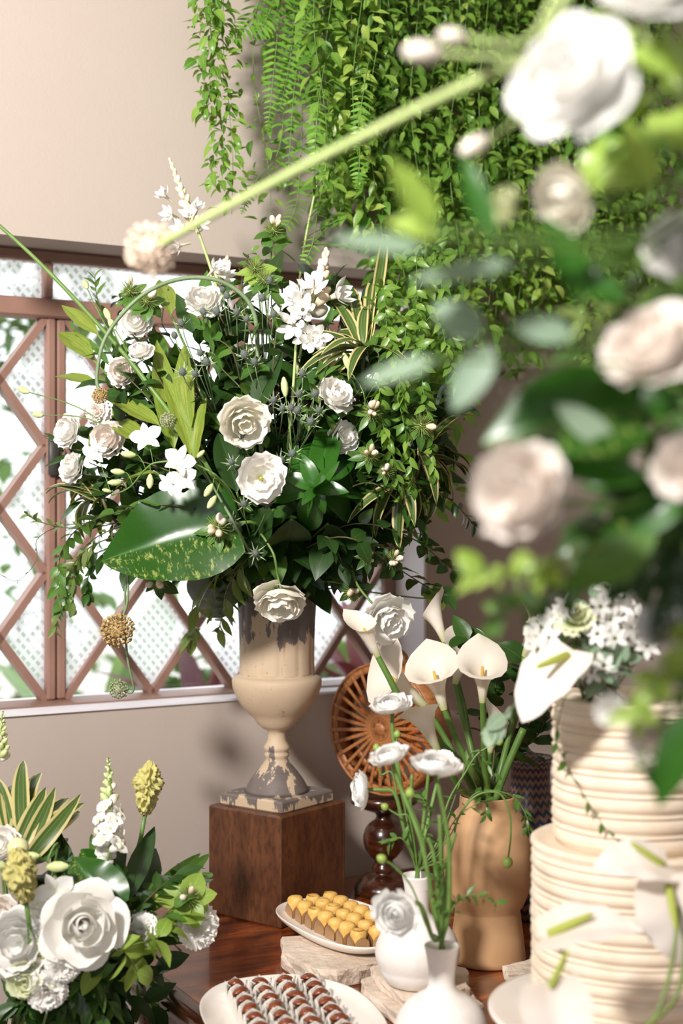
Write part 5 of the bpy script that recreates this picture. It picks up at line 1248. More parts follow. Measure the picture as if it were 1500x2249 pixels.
side('leaf stem hanging right of the urn rim', [(720, 1180), (760, 1250), (800, 1290)], 'deep', 14, .06, .02)
side('olive leaf stem under the right dracaena', [(800, 1060), (900, 1130), (940, 1210)], 'dark', 18, .055, .03)
side('green leaf stem behind the grass stalk', [(700, 900), (720, 720), (740, 600)], 'mid', 18, .05, -.03)
# bright vine sprays falling over the right shoulder
for k, pts in enumerate([[(860, 820), (880, 900), (900, 1000), (905, 1070)], [(900, 760), (930, 860), (945, 960), (950, 1040)], [(820, 850), (840, 930), (860, 990), (880, 1090)], [(870, 700), (890, 800), (880, 880)], [(940, 700), (985, 790), (1010, 860)], [(830, 640), (850, 720), (870, 800)], [(900, 560), (915, 680), (930, 780)], [(960, 560), (970, 660), (1000, 760)]]):
    side('bright vine spray trailing over the right shoulder of the bouquet', pts, 'smilax', 40, .030, .05, 'bright vine sprays on the bouquet', 'spiral', 1.1, M_stem, .001, .8)
# pale buds at the left, thin grass stalk
for lab, x, y, x2, y2 in [('pale bud on a thin stalk furthest left over the lattice', 200, 910, 62, 861), ('pale bud on a thin stalk below the furthest left bud', 220, 930, 92, 912), ('slim green bud standing over the window rail', 235, 720, 191, 632), ('pale green bud in front of the arched stem', 300, 800, 252, 722), ('pale bud at the left under the strap leaves', 280, 790, 240, 700), ('green lisianthus bud above the centre flower', 640, 1000, 627, 868), ('slim green bud right of the lisianthus', 800, 900, 768, 812)]:
    b = UBs(); c = BP(x2, y2, .03); d = (c - BP(x, y, .03)).normalized(); o = thing('flower_bud', lab, 'flower bud', b, 'single buds'); wpart('stem', g_tube(spline([b, b.lerp(BP(x, y), .6) + V((0, 0, .03)), BP(x, y, .03), c], 6), .0012, .001, 5), M_stem, o); part('bud', GBUD, o, orientZ(c - d * .004, d, 0, (.022, .022, .034)))
b = UBs(); gs = thing('grass_stalk', 'tall pale grass stalk in front of the wall above the bouquet', 'grass', b)
pts = spline([b, BP(640, 900), P(660, 600, 2.6), P(690, 430, 2.6), P(700, 395, 2.6)], 8); wpart('stem', g_tube(pts, .0028, .0018, 6), M_stemp, gs)
for x, y, x2, y2 in [(668, 560, 760, 480), (675, 520, 770, 500), (680, 480, 745, 440), (664, 590, 600, 560), (672, 540, 790, 570), (690, 430, 690, 380)]:
    r_, t_ = P(x, y, 2.6), P(x2, y2, 2.56); d = t_ - r_; part('leaf', LS['strap'][rnd.randrange(3)], gs, orient(r_, d + V((0, 0, .03)), V((0, -.4, 1)), (d.length * .7, d.length, d.length)))
# ------------------------------------------------------------------ calla lilies in the clay vase
def TVs():
    a = rnd.uniform(0, 6.28); r = .026 * math.sqrt(rnd.random()); return TVtop + V((r * cos(a), r * sin(a), -.06))
def CA(lab, foot, Y, axis, L, k, roll, path):
    b = TVs(); calla(lab, b, P(*foot, Y), cv(axis), L, k, roll, [TVtop + (b - TVtop) * 1.1 + V((0, 0, .07))] + [P(x, y, yy) for x, y, yy in path], .0056)
CA('slender calla lily leaning left towards the urn', (829, 1440), 2.27, (-.42, .15, .85), .086, 2, 1.9, [(985, 1650, 2.28), (893, 1555, 2.27), (850, 1480, 2.27)])
CA('wide open calla lily behind the leaning stem', (930, 1548), 2.36, (-.72, .05, .62), .125, 0, .9, [(1010, 1680, 2.35), (965, 1600, 2.36)])
CA('long funnel calla lily in front, pointing up left', (960, 1645), 2.20, (-.42, .25, .85), .100, 1, -2.3, [(1020, 1740, 2.26), (985, 1690, 2.22)])
CA('cream calla lily with broad lip above the front funnel', (975, 1556), 2.25, (-.25, .05, .9), .105, 0, 1.3, [(1040, 1700, 2.28), (1005, 1630, 2.26)])
CA('shaded calla lily at the back, seen from behind', (976, 1408), 2.42, (-.3, -.25, .95), .088, 2, .3, [(1045, 1680, 2.38), (1015, 1540, 2.41), (990, 1450, 2.42)])
CA('bright calla lily facing the viewer at the right', (1060, 1540), 2.24, (-.02, .16, .95), .096, 0, .15, [(1065, 1690, 2.30), (1062, 1600, 2.26)])
CA('pale closed calla lily low behind the right stems', (1076, 1650), 2.36, (.18, .0, 1), .088, 2, .5, [(1072, 1720, 2.36)])
CA('calla lily half hidden beside the cake flowers', (1152, 1440), 2.40, (.32, .1, .9), .090, 1, .2, [(1100, 1690, 2.36), (1130, 1560, 2.40)])
CA('calla lily behind the others at the upper middle', (1000, 1500), 2.40, (.25, .0, .9), .095, 0, -1.2, [(1050, 1690, 2.38), (1020, 1590, 2.40)])
for k, (lab, tops) in enumerate([('thick green calla stem leaning right', [(1100, 1720, 2.33), (1150, 1600, 2.33)]), ('second green calla stem leaning right behind', [(1095, 1700, 2.4), (1135, 1560, 2.4)])]):
    b = TVs(); o = thing('cut_stem', lab, 'stem', b, 'bare calla stems'); wpart('stem', g_tube(spline([b] + [P(*t) for t in tops], 7), .0065, .0062, 10), simple_cache('calla_stem', '#5f8038', '#4d6e2c'), o)
for lab, pts in [('dark leafy spray behind the calla lilies on the right', [(1120, 1640, 2.42), (1160, 1540, 2.42), (1150, 1450, 2.4)]), ('leafy spray between calla lilies and cake', [(1130, 1660, 2.45), (1190, 1600, 2.45), (1195, 1530, 2.45)]), ('broad leaf spray above the bright calla lily', [(1080, 1560, 2.42), (1090, 1460, 2.4), (1020, 1400, 2.36)])]:
    b = TVs(); leafy('leafy_stem', lab, 'foliage', [b] + [TVtop + V((.01, 0, .06))] + [P(*t) for t in pts], 'ivy', 16, .06, 'leaf sprays in the clay vase', 1., .002, M_stemd, .35, .8)

# ------------------------------------------------------------------ ranunculus in the bud vases
RG = 'white ranunculus in the bud vases'
def vtop(b, dz=.10):
    a = rnd.uniform(0, 6.28); r = .008 * math.sqrt(rnd.random()); return b + V((r * cos(a), r * sin(a), .118))
def RAN(lab, vase, px, py, Y, size, face, path, kind='ranun', sq=.8):
    b = vtop(vase); o = flower('ranunculus', lab, 'flower', kind, P(px, py, Y), cv(face), size / 2 * Y / FPX / 1.02, b, 'pure', RG, .0030, M_stemp if False else M_stem, sq, .4, [vase + V((0, 0, .165))] + [P(*t) for t in path]); return o
RAN('white ranunculus standing highest, in front of the bamboo basket', BV1, 860, 1556, 2.13, 94, (-.15, .25, .95), [(895, 1800, 2.13), (872, 1680, 2.13), (862, 1600, 2.13)])
RAN('white ranunculus facing left, lowest at the left', BV1, 800, 1735, 2.12, 84, (-.97, .25, .05), [(890, 1830, 2.12), (868, 1745, 2.12), (840, 1735, 2.12)])
RAN('blurred white ranunculus leaning left above the front vase', BV2, 858, 1668, 1.93, 88, (-.3, .2, .95), [(955, 2000, 1.9), (925, 1850, 1.91), (880, 1730, 1.93)])
RAN('blurred white ranunculus like a flat cup, right of the stems', BV2, 958, 1690, 1.86, 116, (.05, .2, 1), [(985, 2000, 1.88), (985, 1850, 1.87), (965, 1740, 1.86)], sq=.75)
RAN('round white ranunculus with green eye facing the viewer', BV2, 872, 2005, 1.82, 104, (-.35, .9, .05), [(950, 2060, 1.88), (925, 1990, 1.86), (895, 1985, 1.84)])
RAN('small white ranunculus bud behind the flat cup', BV1, 975, 1665, 2.16, 44, (.0, .4, .9), [(930, 1850, 2.13), (960, 1720, 2.15)])
def budstem(lab, vase, path, R=.011, grp='green ranunculus buds', r=.0017):
    b = vtop(vase); pts = spline([b, vase + V((0, 0, .165))] + [P(*t) for t in path], 7); o = thing('ranunculus_bud', lab, 'flower bud', b, grp); wpart('stem', g_tube(pts, r, r * .8, 6), M_stem, o); d = (pts[-1] - pts[-2]).normalized(); part('bud', g_bud, o, orientZ(pts[-1] - d * .002, d, 0, R)); return o
g_bud = g_lathe([(.1, 0), (.5, .15), (.72, .55), (.66, 1.0), (.35, 1.4), (.05, 1.55)], 10, True, True, lambda a, i, z: 1 + .06 * sin(5 * a)).build('bud', simple_cache('green_bud', '#9bb05a', '#86a048'))
budstem('green bud hanging from an arched stem in front of the clay vase', BV1, [(985, 1880, 2.1), (1005, 1800, 2.1), (1045, 1748, 2.1), (1095, 1742, 2.1), (1117, 1780, 2.1), (1122, 1830, 2.1), (1116, 1885, 2.1)])
budstem('green bud on a long stem reaching right to the calla lilies', BV1, [(960, 1850, 2.14), (985, 1760, 2.15), (1020, 1700, 2.15), (1050, 1655, 2.15), (1092, 1632, 2.15)], .008)
budstem('green bud near the hub of the bamboo basket', BV1, [(890, 1780, 2.12), (872, 1650, 2.12), (872, 1618, 2.12)], .008)
budstem('green bud left beside the basket slats', BV1, [(880, 1800, 2.12), (862, 1700, 2.12), (836, 1700, 2.12), (828, 1648, 2.12)], .008)
budstem('green bud low on the left stems', BV2, [(940, 2040, 1.88), (905, 1950, 1.88), (868, 1905, 1.88), (845, 1890, 1.88)], .009)
budstem('blurred green bud in the middle of the stems', BV2, [(950, 2000, 1.86), (930, 1850, 1.85), (902, 1770, 1.84), (900, 1750, 1.84)], .009)
budstem('green bud above the left ranunculus stem', BV1, [(900, 1800, 2.1), (875, 1790, 2.1), (850, 1775, 2.1)], .008)
for lab, vase, path, n in [('feathery leaf sprig pointing right from the front vase', BV2, [(985, 2010, 1.9), (1030, 1965, 1.9), (1090, 1985, 1.9)], 16), ('feathery leaf sprig in front of the clay vase', BV1, [(960, 1880, 2.12), (1000, 1800, 2.12), (1060, 1760, 2.12), (1068, 1790, 2.12)], 16), ('feathery leaf sprig between the stems', BV1, [(930, 1850, 2.1), (945, 1790, 2.1), (925, 1750, 2.1)], 16), ('feathery leaf sprig at the left of the stems', BV1, [(890, 1850, 2.1), (870, 1840, 2.1), (855, 1850, 2.1)], 10), ('leaf sprig low in the middle of the front stems', BV2, [(965, 2010, 1.88), (960, 1930, 1.88), (975, 1900, 1.88)], 16), ('drooping leaf sprig at the right, over the clay vase shoulder', BV1, [(980, 1850, 2.14), (1040, 1745, 2.15), (1120, 1745, 2.15), (1155, 1790, 2.15), (1158, 1820, 2.15)], 18), ('leaf sprig hanging from the upper right stem', BV1, [(960, 1860, 2.14), (1010, 1720, 2.16), (1040, 1650, 2.16), (1085, 1700, 2.16)], 16)]:
    b = vtop(vase); leafy('leaf_sprig', lab, 'foliage', [b, vase + V((0, 0, .165))] + [P(*t) for t in path], 'small', n, .026, 'feathery leaf sprigs', 1.0, .0012, M_stem, .5, .7, 'spiral')
for k, (vase, x, y, Y, x0) in enumerate([(BV1, 905, 1700, 2.13, 900), (BV1, 945, 1660, 2.14, 930), (BV2, 940, 1840, 1.9, 955), (BV2, 1000, 1830, 1.9, 985), (BV2, 965, 1790, 1.88, 968)]):
    b = vtop(vase); o = thing('cut_stem', 'plain green ranunculus stem among the bud vase flowers', 'stem', b, 'plain ranunculus stems'); wpart('stem', g_tube(spline([b, vase + V((0, 0, .165)), P(x0, (y + 1950) / 2, Y), P(x, y, Y)], 7), .0034, .0026, 7), M_stem, o)

# ------------------------------------------------------------------ flowers on and in front of the cake
CTP = V((CK.x - .03, CK.y - .02, CT + .0))
def CKs(): return CTP + V((rnd.uniform(-.03, .03), rnd.uniform(-.02, .02), -.002))
b = CKs(); anthurium('white anthurium lying on the cake top, tip pointing down left', b, P(1262, 1430, 1.74), (P(1135, 1545, 1.70) - P(1262, 1430, 1.74)), V((-.55, -.6, .75)), .112, 0, (P(1140, 1500, 1.68) - P(1235, 1462, 1.72)), [P(1275, 1440, 1.76)])
flower('carnation', 'pale green carnation on top of the cake', 'flower', 'carn', P(1262, 1368, 1.78), cv((-.1, .5, .8)), 46 * 1.78 / FPX, CKs(), 'greenish', None, .002)
flower('carnation', 'cream carnation at the back of the cake top', 'flower', 'carn', P(1190, 1390, 1.86), cv((-.5, .5, .6)), 40 * 1.86 / FPX, CTP + V((-.03, .03, -.002)), 'cream', None, .002)
EYE = g_sphere(.15, 8, 6).build('eye', M_blk)
for lab, pts in [('spray of white star flowers at the right of the cake top', [(1318, 1332), (1350, 1402), (1312, 1392), (1385, 1378), (1402, 1400), (1370, 1330), (1340, 1360), (1420, 1420)]), ('spray of white star flowers low over the cake rim', [(1265, 1468), (1300, 1475), (1325, 1462), (1282, 1455), (1345, 1470)]), ('spray of small white star flowers at the left of the cake top', [(1188, 1378), (1215, 1355), (1175, 1400), (1205, 1400), (1180, 1425), (1235, 1345), (1200, 1435)]), ('spray of star flower buds standing behind the cake flowers', [(1330, 1290), (1370, 1312), (1395, 1355), (1355, 1285), (1240, 1330)])]:
    b = CKs(); o = thing('star_flower_spray', lab, 'flower', b, 'white star flowers on the cake'); Ys = 1.76 if 'low' in lab else 1.80; ps = [P(x, y, Ys + rnd.uniform(-.02, .03)) for x, y in pts]; g = Mesh()
    for p in ps: g.addm(g_tube(bez(b, b + (p - b) * .4 + V((0, 0, .02)), p - V((0, -.01, .02)), p, 6), .0012, .0008, 5), Matrix())
    wpart('stem', g, M_stem, o)
    for p in ps:
        f = floret(o, p, cv((rnd.uniform(-.5, .5), 1, rnd.uniform(-.2, .6))), .0165, 6, False, False, PT_STAR, .25); part('eye', EYE, f, orientZ(p, cv((0, 1, 0)), 0, .0165))
for lab, pts in [('grey-green eucalyptus sprig in the cake flowers', [(1280, 1470, 1.77), (1300, 1440, 1.76), (1330, 1425, 1.76)]), ('eucalyptus sprig hanging left of the cake rim', [(1230, 1500, 1.8), (1160, 1530, 1.8), (1110, 1570, 1.8), (1080, 1600, 1.8)]), ('eucalyptus sprig at the right of the cake top', [(1310, 1480, 1.76), (1345, 1470, 1.75), (1370, 1450, 1.75)]), ('eucalyptus sprig standing behind the cake flowers', [(1300, 1400, 1.85), (1290, 1330, 1.86), (1330, 1300, 1.86)])]:
    leafy('eucalyptus_sprig', lab, 'foliage', [CKs()] + [P(*t) for t in pts], 'euc', 10, .036, 'eucalyptus on the cake', 1.1, .0014, M_wood, .25, .8)
for lab, pts in [('dark leaf stem filling the cake top flowers', [(1290, 1440, 1.82), (1300, 1400, 1.8), (1340, 1380, 1.8)]), ('dark leaf stem at the left of the cake top flowers', [(1240, 1440, 1.84), (1215, 1400, 1.84), (1190, 1370, 1.84)]), ('dark leaf stem at the right of the cake top flowers', [(1340, 1460, 1.83), (1400, 1430, 1.83), (1440, 1400, 1.83)])]:
    leafy('leafy_stem', lab, 'foliage', [CKs()] + [P(*t) for t in pts], 'dark', 14, .034, 'leaf stems on the cake', 1., .0014, M_stemd, .1, .8, 'spiral')
# thin vine on the cake
cvp = [(1262, 1560), (1222, 1620), (1240, 1670), (1262, 1715), (1300, 1775), (1330, 1820), (1372, 1862)]
def on_cake(px, py):
    best = None
    for r in (.1045, ):
        d = ray(px, py); ox, oy = -CK.x, -CK.y; A = d.x ** 2 + d.y ** 2; B = 2 * (ox * d.x + oy * d.y); C_ = ox * ox + oy * oy - r * r; q = B * B - 4 * A * C_
        t = (-B - math.sqrt(max(q, 0))) / (2 * A); best = CAM + d * t
    return best
leafy('trailing_vine', 'thin vine with few leaves trailing down the upper cake tier', 'vine', [CTP + V((-.02, -.04, .001)), P(1250, 1520, 1.745)] + [on_cake(x, y) for x, y in cvp[1:]], 'mid', 13, .024, None, 1., .0007, M_stemd, .25, .8)

# anthuriums standing before the cake, their vase below the picture edge
AV = V((.27, 1.50, TZ)); solo('bud_vase', bvm, 'white bud vase below the picture edge holding the anthuriums', 'vase', AV, 'white bud vases')
def AVs(): return AV + V((rnd.uniform(-.006, .006), rnd.uniform(-.006, .006), .118))
anthurium('boat shaped white anthurium in front of the lower cake tier', AVs(), P(1185, 2062, 1.56), P(1390, 1992, 1.54) - P(1185, 2062, 1.56), V((0, -.25, 1)), .112, 0, P(1345, 2015, 1.52) - P(1255, 2055, 1.52), [AV + V((0, 0, .165)), P(1215, 2190, 1.54), P(1240, 2100, 1.55)], r=.0026)
anthurium('blurred white anthurium at the bottom edge below the cake', AVs(), P(1205, 2155, 1.42), P(1235, 2290, 1.40) - P(1205, 2155, 1.42), V((.1, -1, .25)), .085, 1, P(1215, 2215, 1.38) - P(1195, 2260, 1.38), [AV + V((0, 0, .165)), P(1225, 2230, 1.45)], r=.0026)
anthurium('white anthurium at the right edge over the lower tier', AVs(), P(1470, 1905, 1.58), P(1380, 1880, 1.56) - P(1490, 1905, 1.58), V((.0, -.5, 1)), .09, 0, P(1425, 1835, 1.54) - P(1470, 1865, 1.54), [AV + V((.0, 0, .165)), P(1440, 2230, 1.52), P(1490, 2020, 1.55)], r=.0026)
anthurium('white anthurium hanging down at the right edge', AVs(), P(1465, 1925, 1.56), P(1510, 2130, 1.54) - P(1465, 1925, 1.56), V((-.3, -1, .1)), .105, 0, None, [AV + V((.002, 0, .165)), P(1480, 2200, 1.52), P(1500, 2020, 1.56)], r=.0026)

# ------------------------------------------------------------------ arrangement at the lower left, in a floor vase below the picture edge
LV = V((-.50, 2.26, 0)); LVH = .60
solo('floor_vase', g_lathe([(.07, 0), (.085, .004), (.10, .15), (.105, .35), (.095, .5), (.085, .57), (.09, LVH), (.084, LVH), (.078, .56), (.085, .45), (.06, .3)], 40).build('floor_vase', M_bis), 'white floor vase left of the table holding the low arrangement', 'vase', LV)
LT = LV + V((0, 0, LVH))
def LBs():
    a = rnd.uniform(0, 6.28); r = .06 * math.sqrt(rnd.random()); return LT + V((r * cos(a), r * sin(a), -.05))
def LD(px, py): return 2.26 - .16 * math.sqrt(max(0, 1 - ((px - 130) / 330) ** 2 - ((py - 2060) / 330) ** 2))
def LP(px, py, off=0.): return P(px, py, LD(px, py) - off)
LG = 'flowers of the low arrangement'
def LF(lab, px, py, size, face, kind, mat, name, off=.04, sq=1.):
    Y = LD(px, py) - off; flower(name, lab, 'flower', kind, P(px, py, Y), cv(face), size / 2 * Y / FPX / 1.05, LBs(), mat, LG, .0022, None, sq)
LF('large cream rose, biggest bloom of the low left arrangement', 182, 2035, 182, (.2, .95, .3), 'rose', 'white', 'rose', .08)
LF('white carnation resting over the table edge', 428, 2035, 104, (.6, .7, .2), 'carn', 'white', 'carnation', .04)
LF('white ruffled flower left of the table carnation', 312, 2040, 78, (-.1, .9, .2), 'carn', 'pure', 'stock_flower', .03)
LF('large white bloom at the lower left edge', 48, 2068, 150, (-.1, .95, .2), 'lisi', 'pure', 'lisianthus', .07)
LF('greenish lisianthus below the large white bloom', 58, 2150, 86, (.0, 1, .1), 'lisi', 'greenish', 'lisianthus', .09)
LF('white stock blossom below the cream rose', 138, 2120, 78, (.3, .95, .0), 'carn', 'white', 'stock_flower', .09)
LF('white stock blossom lowest in the arrangement', 105, 2172, 96, (.1, 1, -.2), 'carn', 'white', 'stock_flower', .09)
LF('white lisianthus at the left edge above the celosia', 8, 1858, 90, (-.2, .9, .4), 'lisi', 'white', 'lisianthus', .03)
LF('cream flower at the far left edge', 5, 2010, 90, (-.3, .9, .1), 'lisi', 'blush', 'lisianthus', .05)
orchid('white orchid spray hanging left of the cream rose', [LP(120, 1900), LP(105, 1890, .05), LP(125, 1935, .07), LP(110, 1980, .07)], [(LP(122, 1955, .08), cv((.1, .9, -.2)), .032, .4), (LP(82, 1985, .07), cv((-.2, .9, -.1)), .032, -.3), (LP(110, 2005, .06), cv((.2, .9, -.3)), .026, 1.)], [(LP(100, 1905, .08), cv((.95, .2, .1)), .036), (LP(45, 1882, .08), cv((.95, .2, .1)), .03), (LP(20, 1905, .07), cv((-.6, .3, .2)), .03)], LBs(), 'white orchid sprays')
b = LBs(); o = thing('flower_bud', 'round cream bud above the low left celosia', 'flower bud', b, 'single buds'); c = LP(38, 1860, .06); wpart('stem', g_tube(stem_path(b, c, V((0, -.2, 1))), .002, .0018, 6), M_stem, o); part('bud', g_lathe([(.1, -.2), (.7, .1), (1, .7), (.95, 1.2), (.6, 1.7), (.1, 1.85)], 12).build('bud', simple_cache('cream_bud', '#e6e0b4', '#d3d494')), o, orientZ(c - V((0, 0, .016)), V((.1, -.2, 1)), 0, .0165))
snapdragon('snapdragon spike rising highest in the low arrangement', LBs(), LP(240, 1870, .03), LP(238, 1664, .0), .026, 15, 26)
snapdragon('green tipped snapdragon in front below the cream rose', LBs(), P(108, 2185, 2.02), P(86, 2052, 2.02), .021, 6, 26)
snapdragon('snapdragon spike at the left edge behind the dracaena', LBs(), LP(8, 1860), LP(2, 1735), .022, 8, 14)
snapdragon('green snapdragon tip at the left edge below the window sill', LBs(), LP(-4, 1760), LP(6, 1562), .024, 0, 30)
celosia('yellow celosia head on the tall stem beside the snapdragon', LBs(), LP(318, 1790, .02), cv((.12, .1, 1)), .086, 0)
celosia('yellow celosia head in front of the orchids', LBs(), LP(58, 1985, .11), cv((-.12, .25, 1)), .085, 1)
def LBL(lab, root, tip, up, mesh, wid, off=.0, grp='leaves of the low arrangement', name='strap_leaf'):
    r = LP(*root, off); t = LP(*tip, off); L = (t - r).length; b = LBs(); bigleaf(name, lab, 'leaf', b, r, t, V((up[0], -up[1], up[2])), mesh, L * wid, grp, .0024, M_stem, [b.lerp(r, .5) + V((0, .01, .03))])
LBL('splashed heart leaf standing behind the cream rose', (245, 2005), (160, 1872), (.35, 1, .25), POTHOS[0], 1.15, .06, name='splashed_leaf')
LBL('dark splashed leaf lying left of the celosia stem', (270, 1990), (150, 1860), (-.2, 1, .2), POTHOS[1], .9, .0, name='splashed_leaf')
S_ = LS['strap']; DS = LS['deepstrap']
LBL('upright dark strap leaf behind the tall celosia', (280, 1985), (335, 1800), (-.2, 1, .1), DS[0], .8)
LBL('dark strap leaf right of the tall celosia', (290, 2000), (374, 1832), (.3, 1, .1), DS[1], .85)
LBL('long strap leaf reaching right to the wooden box', (300, 2010), (452, 1858), (.2, 1, .5), S_[0], 1.1)
LBL('longest strap leaf touching the wooden box', (320, 2010), (486, 1842), (.2, 1, .5), S_[1], .8)
LBL('dark strap leaf behind the snapdragon', (250, 1960), (268, 1770), (.3, 1, .1), DS[2], .6, -.02)
LBL('dark blade behind the snapdragon blossoms', (230, 1980), (192, 1790), (.2, 1, .1), S_[2], .8, -.02)
LBL('dark leaf left of the snapdragon', (150, 1960), (125, 1815), (.2, 1, .2), LS['dark'][0], .9, -.02)
LBL('serrated dark leaf above the dark splashed leaf', (75, 1900), (135, 1820), (-.2, 1, .3), LS['dark'][1], 1.1, .0)
c0 = LP(40, 1890); b = LBs(); o = thing('variegated_dracaena', 'cream edged dracaena at the left edge of the low arrangement', 'plant', b, 'cream edged dracaena tufts'); wpart('stem', g_tube(stem_path(b, c0, V((-.1, 0, 1))), .003, .003, 6), M_stemd, o)
for tx, ty, off in [(30, 1640, 0), (60, 1655, .0), (80, 1705, .02), (135, 1762, .02), (165, 1800, .03), (188, 1832, .03), (0, 1625, 0), (10, 1665, .03), (-20, 1680, 0), (75, 1790, .05), (15, 1730, .05), (140, 1690, -.02), (50, 1700, .03), (100, 1740, .0), (120, 1800, .05), (160, 1760, .0), (-5, 1700, .05), (40, 1660, .04), (90, 1680, .0), (70, 1830, .07), (150, 1840, .05)]:
    t_ = LP(tx, ty, off); d = t_ - c0; L = d.length * 1.25; part('leaf', LS['vari'][rnd.choice((1, 2))], o, orient(c0 + V((rnd.uniform(-.01, .01), 0, rnd.uniform(-.01, .01))), d + V((0, -.05 * L, .4 * L)), V((rnd.uniform(-.2, .5), -1, .5)), (.17, L, .17)))
bract('tufted bract head with lime leaves above the table edge', LP(412, 1972, .06), cv((.1, .8, .6)), .022, LBs(), 'round', 2, 7, lsize=2.4)
bract('small budded bract head left of the table leg', P(318, 2205, 2.2), cv((.1, .9, .2)), .018, LBs(), 'mid', 5, 6)
def LS_(lab, pts, ls, n, size, off=.02, grp='leafy stems of the low arrangement', mode='alt'):
    b = LBs(); leafy('leafy_stem', lab, 'foliage', [b, b.lerp(LP(*pts[0]), .5) + V((0, 0, .03))] + [LP(x, y, off) for x, y in pts], ls, n, size, grp, 1.0, .002, M_stemd, .4, .8, mode)
LS_('lime leaved stem hanging over the table edge', [(300, 2080), (345, 2060), (400, 2010)], 'lime', 16, .05, .06)
LS_('lime leaved stem drooping left of the table', [(250, 2090), (285, 2110), (300, 2135)], 'lime', 10, .052, .08)
LS_('dark jagged leaf stem between celosia and bract head', [(260, 2050), (340, 1960), (400, 1910)], 'dark', 22, .05)
LS_('round leaf stem ending beside the wooden box', [(330, 2040), (420, 1960), (450, 1925)], 'round_mid', 12, .036, .04)
LS_('dark leaf stem standing behind the large rose', [(200, 2050), (160, 1930), (138, 1850)], 'dark', 18, .05, -.03)
for k in range(30):
    px = rnd.uniform(-10, 360); py = rnd.uniform(1935, 2240)
    LS_('dark leafy stem filling the low left arrangement', [((px + 130) / 2, (py + 2160) / 2), (px, py)], ['dark', 'deep', 'deep', 'mid'][k % 4], 12, .07, -.03, 'dark filler of the low arrangement', 'spiral')
for k in range(9):
    px = 130 + 15 * k; LS_('dark leafy stem drooping at the bottom edge of the low arrangement', [(130 + 8 * k, 2150), (px, 2170 + 60 * abs(sin(k * 2.1)))], ['deep', 'dark', 'mid'][k % 3], 12, .055, .03, 'drooping filler of the low arrangement', 'spiral')
# ------------------------------------------------------------------ near arrangement at the right, its vase outside the picture
FV = V((.62, 1.10, TZ)); FVH = .26
solo('tall_vase', g_lathe([(.05, 0), (.06, .004), (.066, .08), (.07, .16), (.06, .22), (.055, FVH), (.05, FVH), (.054, .2), (.06, .12), (.04, .05)], 40).build('tall_vase', M_bis), 'white vase outside the right edge holding the near flowers', 'vase', FV)
FT = FV + V((0, 0, FVH))
def FBs():
    a = rnd.uniform(0, 6.28); r = .035 * math.sqrt(rnd.random()); return FT + V((r * cos(a), r * sin(a), -.06))
FG = 'blurred white flowers of the near arrangement'
def FF(lab, px, py, Y, size, face, kind='rose', mat='pure', name='rose', sq=1.):
    flower(name, lab, 'flower', kind, P(px, py, Y), cv(face), size / 2 * Y / FPX / 1.08, FBs(), mat, FG, .0022, M_stem, sq, .5, [FT + V((0, 0, .05)), P(1760, py + 60, Y + .10), P(px + size * .6 + 40, py + 30, Y + .06)])
FF('largest blurred white rose at the upper right', 1258, 178, .93, 290, (-.55, .8, .3), sq=.6)
FF('blurred white rose cut by the top right corner', 1425, 5, .98, 230, (-.1, .7, .7))
FF('blurred cream bud below the largest white rose', 1243, 430, 1.08, 150, (-.5, .6, -.4), 'ranun', 'cream', 'lisianthus')
FF('blurred white bloom at the right edge below the cream bud', 1488, 545, 1.05, 150, (-.3, .9, .2), 'lisi', 'pure', 'lisianthus')
FF('wide blurred white bloom on the right above the big leaf', 1440, 775, 1.0, 240, (-.5, .6, .6), 'lisi', 'blush', 'lisianthus', .8)
FF('tall blurred blush rose right of the bouquet', 1160, 1085, 1.0, 232, (-.65, .75, .15), 'lisi', 'blush', 'lisianthus', 1.15)
FF('blurred white bloom at the right edge beside the big leaf', 1512, 1030, 1.03, 160, (-.3, .9, .2), 'lisi', 'blush', 'lisianthus')
FF('small blurred white blossom below the dark leaves', 1345, 1560, 1.12, 74, (-.5, .8, .2), 'lisi', 'pure', 'lisianthus')
FF('small blurred white blossom at the right above the cake flowers', 1445, 1372, 1.12, 110, (-.3, .9, .2), 'lisi', 'pure', 'lisianthus')
FF('small blurred pinkish blossom low at the right edge', 1425, 1630, 1.1, 110, (-.3, .9, .0), 'lisi', 'blush', 'lisianthus')
FF('pale blurred blossom left of the cream bud', 1112, 452, 1.1, 84, (-.6, .7, .1), 'ranun', 'greenish', 'lisianthus')
def FBUD(lab, pts, R):
    b = FBs(); pp = spline([b] + [P(*t) for t in pts], 7); o = thing('flower_bud', lab, 'flower bud', b, 'blurred near buds'); wpart('stem', g_tube(pp, .0026, .0022, 6), M_stemp, o); d = (pp[-1] - pp[-2]).normalized(); part('bud', SBUD, o, orientZ(pp[-1], d, 0, (R * .85, R * .85, R)))
FBUD('blurred white bud pointing left beside the largest rose', [(1500, 130, 1.0), (1150, 128, 1.0), (980, 118, 1.0)], .030)
FBUD('blurred greenish bud above the white one', [(1500, 60, 1.02), (1150, 95, 1.02), (1030, 85, 1.02)], .022)
FBUD('blurred pale bud below the long stalk', [(1500, 200, 1.05), (1190, 250, 1.05), (1080, 300, 1.05)], .026)
b = FBs(); allium('blurred seed ball on a long pale stalk crossing the picture', [P(1520, 40, 1.02), P(1150, 135, 1.03), P(760, 318, 1.18), P(450, 482, 1.36), P(346, 540, 1.42)], .026, b, 2, .0042, M_stemp, 'ball-headed seed stems', .0040)
